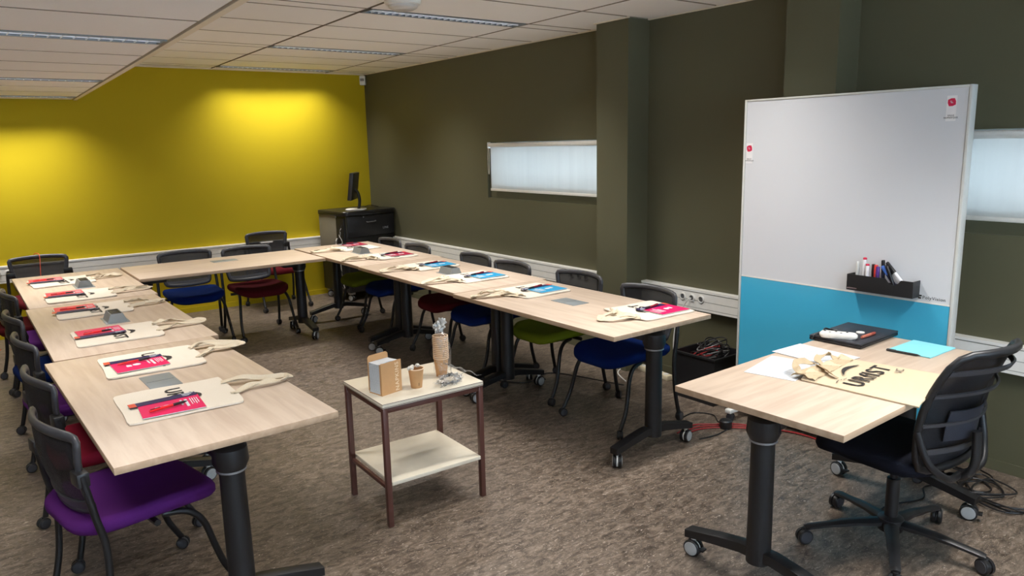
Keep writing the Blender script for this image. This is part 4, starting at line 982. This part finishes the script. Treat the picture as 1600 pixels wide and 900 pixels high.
def knot(u, v):
    a = 2*PI*u; ph_ = PI*v; r = 0.024+0.008*math.sin(a*3+ph_*4)+0.006*math.sin(a*7-ph_*5)+0.004*math.sin(a*13+ph_*9)
    return (r*math.sin(ph_)*math.cos(a)+0.012*math.cos(ph_), r*0.8*math.sin(ph_)*math.sin(a), 0.252+r*1.0*math.cos(ph_))
m.sheet(knot, 36, 16, 0.0006)
m.build('twisted_top', FILM2, t, angle=30)
m = MB()
def tail(u, v):
    x = 0.01+0.13*u; y = -0.01-0.05*u+0.16*(v-0.3)*(0.3+0.7*u)*-1; z = 0.006+0.020*abs(math.sin(u*9+v*5))*(1-0.3*u)+(0.05*(1-u))
    return (x-0.02, y, z)
m.sheet(tail, 16, 12, 0.0006); m.build('sleeve_fold', FILM, t, angle=70)
t = thing('crumpled_wrapper', 'crumpled clear plastic wrapper on the front edge of the side table', 'wrapper', (-2.405, -5.54, ST+0.001), 0.2)
def wad(u, v):
    a = 2*PI*u; ph_ = PI*v; r = 0.052+0.012*math.sin(a*5+ph_*4)+0.010*math.sin(a*9-ph_*7)+0.006*math.sin(a*17+ph_*11)
    return (r*1.25*math.sin(ph_)*math.cos(a), r*0.75*math.sin(ph_)*math.sin(a), 0.022+max(-0.021, r*0.42*math.cos(ph_)))
m = MB(); m.sheet(wad, 48, 22, 0.0006); m.build('wrapper_film', FILM, t, angle=35)

# ------------------------------------------------------------------ cable crate, cords and power strips
t = thing('cable_crate', 'black open crate full of black and red cables by the green wall', 'crate', (-0.27, -5.36, 0), 0)
cx_, cy_, chh = 0.155, 0.165, 0.30
for nme, a in (('side_wall', (-cx_, cx_, -cy_, -cy_+0.006)), ('side_wall', (-cx_, cx_, cy_-0.006, cy_)), ('side_wall', (-cx_, -cx_+0.006, -cy_+0.006, cy_-0.006)), ('side_wall', (cx_-0.006, cx_, -cy_+0.006, cy_-0.006))):
    MB().box(a[0], a[1], a[2], a[3], 0.004, chh).build(nme, BLKPL, t)
MB().box(-cx_, cx_, -cy_, cy_, 0, 0.004).build('bottom', BLKPL, t)
m = MB()
for a in ((-cx_-0.008, cx_+0.008, -cy_-0.008, -cy_+0.006), (-cx_-0.008, cx_+0.008, cy_-0.006, cy_+0.008), (-cx_-0.008, -cx_+0.006, -cy_+0.006, cy_-0.006), (cx_-0.006, cx_+0.008, -cy_+0.006, cy_-0.006)): m.box(*a, chh, chh+0.012)
m.build('rim', BLKPL, t)
REDC = mat('red network cable', (150, 34, 36), 0.4)
rnd = random.Random(21)
for k in range(16):
    m = MB(); cx0, cy0 = rnd.uniform(-0.04, 0.05), rnd.uniform(-0.05, 0.05); zz = 0.20+0.008*k; pts = []
    ra = rnd.uniform(0.05, 0.085); tl_ = rnd.uniform(-0.4, 0.4); ph0 = rnd.uniform(0, 6)
    for q in range(26):
        a = ph0+q*0.45; pts.append((cx0+ra*math.cos(a), cy0+ra*math.sin(a), zz+0.028*math.sin(a*1.3+tl_)+0.0006*q))
    m.tube(pts, 0.0042, 6, smooth=3)
    colr = [BLKPL, REDC, BLKPL, mat('grey cable', (120, 120, 120)), BLKPL][k % 5]
    nm = {0: 'coiled black cable', 1: 'coiled red network cable', 2: 'coiled black cable', 3: 'coiled grey cable', 4: 'coiled black cable'}[k % 5]
    tag(m.build('coiled_cable', colr, None, (-0.27, -5.36, 0.03)), nm+' heaped in the open crate', 'cable', {0: 'black', 1: 'red', 2: 'black', 3: 'grey', 4: 'black'}[k % 5]+' cables heaped in the crate')
def cord(name, label, pts, r, m_, smooth=8, cat='cable', group=None):
    m = MB(); m.tube(pts, r, 7, smooth=smooth); return tag(m.build(name, m_), label, cat, group)
for k in range(3):
    d = 0.018*k
    cord('red_cable', ('red cable on the floor below the near right table, top one of three', 'red cable on the floor below the near right table, middle one of three', 'red cable on the floor below the near right table, lowest of three')[k],
         [(-0.95+d, -5.68-d, 0.006), (-0.78, -5.66-2*d, 0.007), (-0.66, -5.74-2*d, 0.006), (-0.58, -5.84-2.5*d, 0.015), (-0.50+d, -5.98-2*d, 0.010), (-0.42, -6.15-2*d, 0.006), (-0.45, -6.35-d, 0.006)], 0.0042, REDC, group='red cables on the floor')
cord('loose_cable', 'thin black cord looping on the floor by the white foot of the board', [(-0.80, -5.55, 0.005), (-0.62, -5.52, 0.005), (-0.55, -5.62, 0.005), (-0.62, -5.72, 0.005), (-0.58, -5.80, 0.005), (-0.78, -5.84, 0.005), (-0.92, -5.82, 0.005)], 0.0035, BLKPL)
t = thing('plug_adapter', 'black round plug adapter with cords in front of the board foot', 'adapter', (-0.66, -5.80, 0), 0.3)
MB().lathe([(0.034, 0), (0.037, 0.006), (0.037, 0.045), (0.030, 0.052)], seg=24).build('housing', BLKPL, t)
MB().tube([(0.03, 0, 0.02), (0.07, 0.02, 0.012), (0.12, 0.0, 0.005)], 0.004, 6, smooth=5).build('lead', BLKPL, t)
t = thing('power_strip', 'white power strip on the floor behind the near blue chair', 'power strip', (-0.20, -4.82, 0), 1.42)
MB().rbox(-0.17, 0.17, -0.027, 0.027, 0, 0.038, 0.005).build('body', mat('ivory plastic', (224, 212, 182), 0.45), t)
m = MB()
for k in range(5): m.lathe([(0.019, 0.038), (0.019, 0.0405), (0.016, 0.0405), (0.015, 0.039)], (-0.125+k*0.062, 0, 0), 16)
m.build('outlet', WHITEPL, t)
cord('white_cord', 'white cord dropping from the raceway sockets behind the near blue chair', [(-0.155, -5.10, 0.61), (-0.175, -5.09, 0.60), (-0.185, -5.03, 0.50), (-0.19, -4.99, 0.36), (-0.20, -5.00, 0.20), (-0.25, -5.12, 0.12), (-0.28, -5.115, 0.04), (-0.24, -5.04, 0.008), (-0.20, -5.00, 0.02)], 0.0045, WHITEPL)
cord('white_cord', 'white cord lying on the floor left of the white power strip', [(-0.20, -4.64, 0.015), (-0.24, -4.55, 0.006), (-0.38, -4.62, 0.005), (-0.48, -4.80, 0.005)], 0.0045, WHITEPL)
rnd = random.Random(33)
base = [(-0.22, -6.90), (-0.30, -6.97), (-0.42, -6.94), (-0.48, -7.05), (-0.36, -7.12), (-0.27, -7.03), (-0.36, -6.95), (-0.52, -7.08), (-0.50, -7.25), (-0.34, -7.32), (-0.20, -7.40)]
for k, lb in enumerate(['outermost loop', 'middle loop', 'innermost loop', 'loop nearest the chair caster']):
    pts = [(x+rnd.uniform(-0.05, 0.05), y+rnd.uniform(-0.05, 0.05)-0.02*k, 0.006+0.004*k+0.004*(q % 2)) for q, (x, y) in enumerate(base)]
    cord('black_cable', 'black cable coiled on the floor under the right raceway, '+lb, pts, 0.0042, BLKPL, group='black cables on the floor at the right')
cord('black_cable', 'long black cable running under the swivel chair', [(-0.42, -6.98, 0.005), (-0.56, -6.90, 0.005), (-0.70, -6.95, 0.005), (-0.90, -6.88, 0.005), (-1.10, -6.92, 0.005)], 0.004, BLKPL)
cord('black_cable', 'long black cable under the right table row', [(-0.55, -4.85, 0.005), (-0.75, -4.30, 0.005), (-1.05, -4.35, 0.005), (-1.25, -3.9, 0.005), (-1.2, -3.3, 0.005), (-0.9, -2.9, 0.005)], 0.004, BLKPL)
cord('orange_cord', 'thin orange cord draped over the chair at the far head of the left row', [(-3.62, -0.47, 0.68), (-3.625, -0.455, 0.79), (-3.60, -0.485, 0.812), (-3.585, -0.525, 0.790), (-3.595, -0.545, 0.66), (-3.60, -0.55, 0.58)], 0.003, mat('orange cord', (232, 92, 60), 0.4))
cord('cable_plug', 'black plug in the raceway socket at the left edge by the yellow wall', [(-3.905, WY-0.062, 0.624), (-3.905, WY-0.10, 0.622), (-3.93, WY-0.13, 0.58), (-4.0, WY-0.16, 0.45), (-4.05, WY-0.18, 0.2), (-4.05, WY-0.25, 0.006)], 0.010, BLKPL)
cord('orange_cord', 'orange extension cord lying by the yellow wall at the left edge', [(-4.4, -0.9, 0.006), (-4.25, -0.75, 0.006), (-4.15, -0.55, 0.006), (-4.05, -0.50, 0.006), (-3.98, -0.6, 0.006)], 0.005, mat('orange cord', (232, 92, 60)))
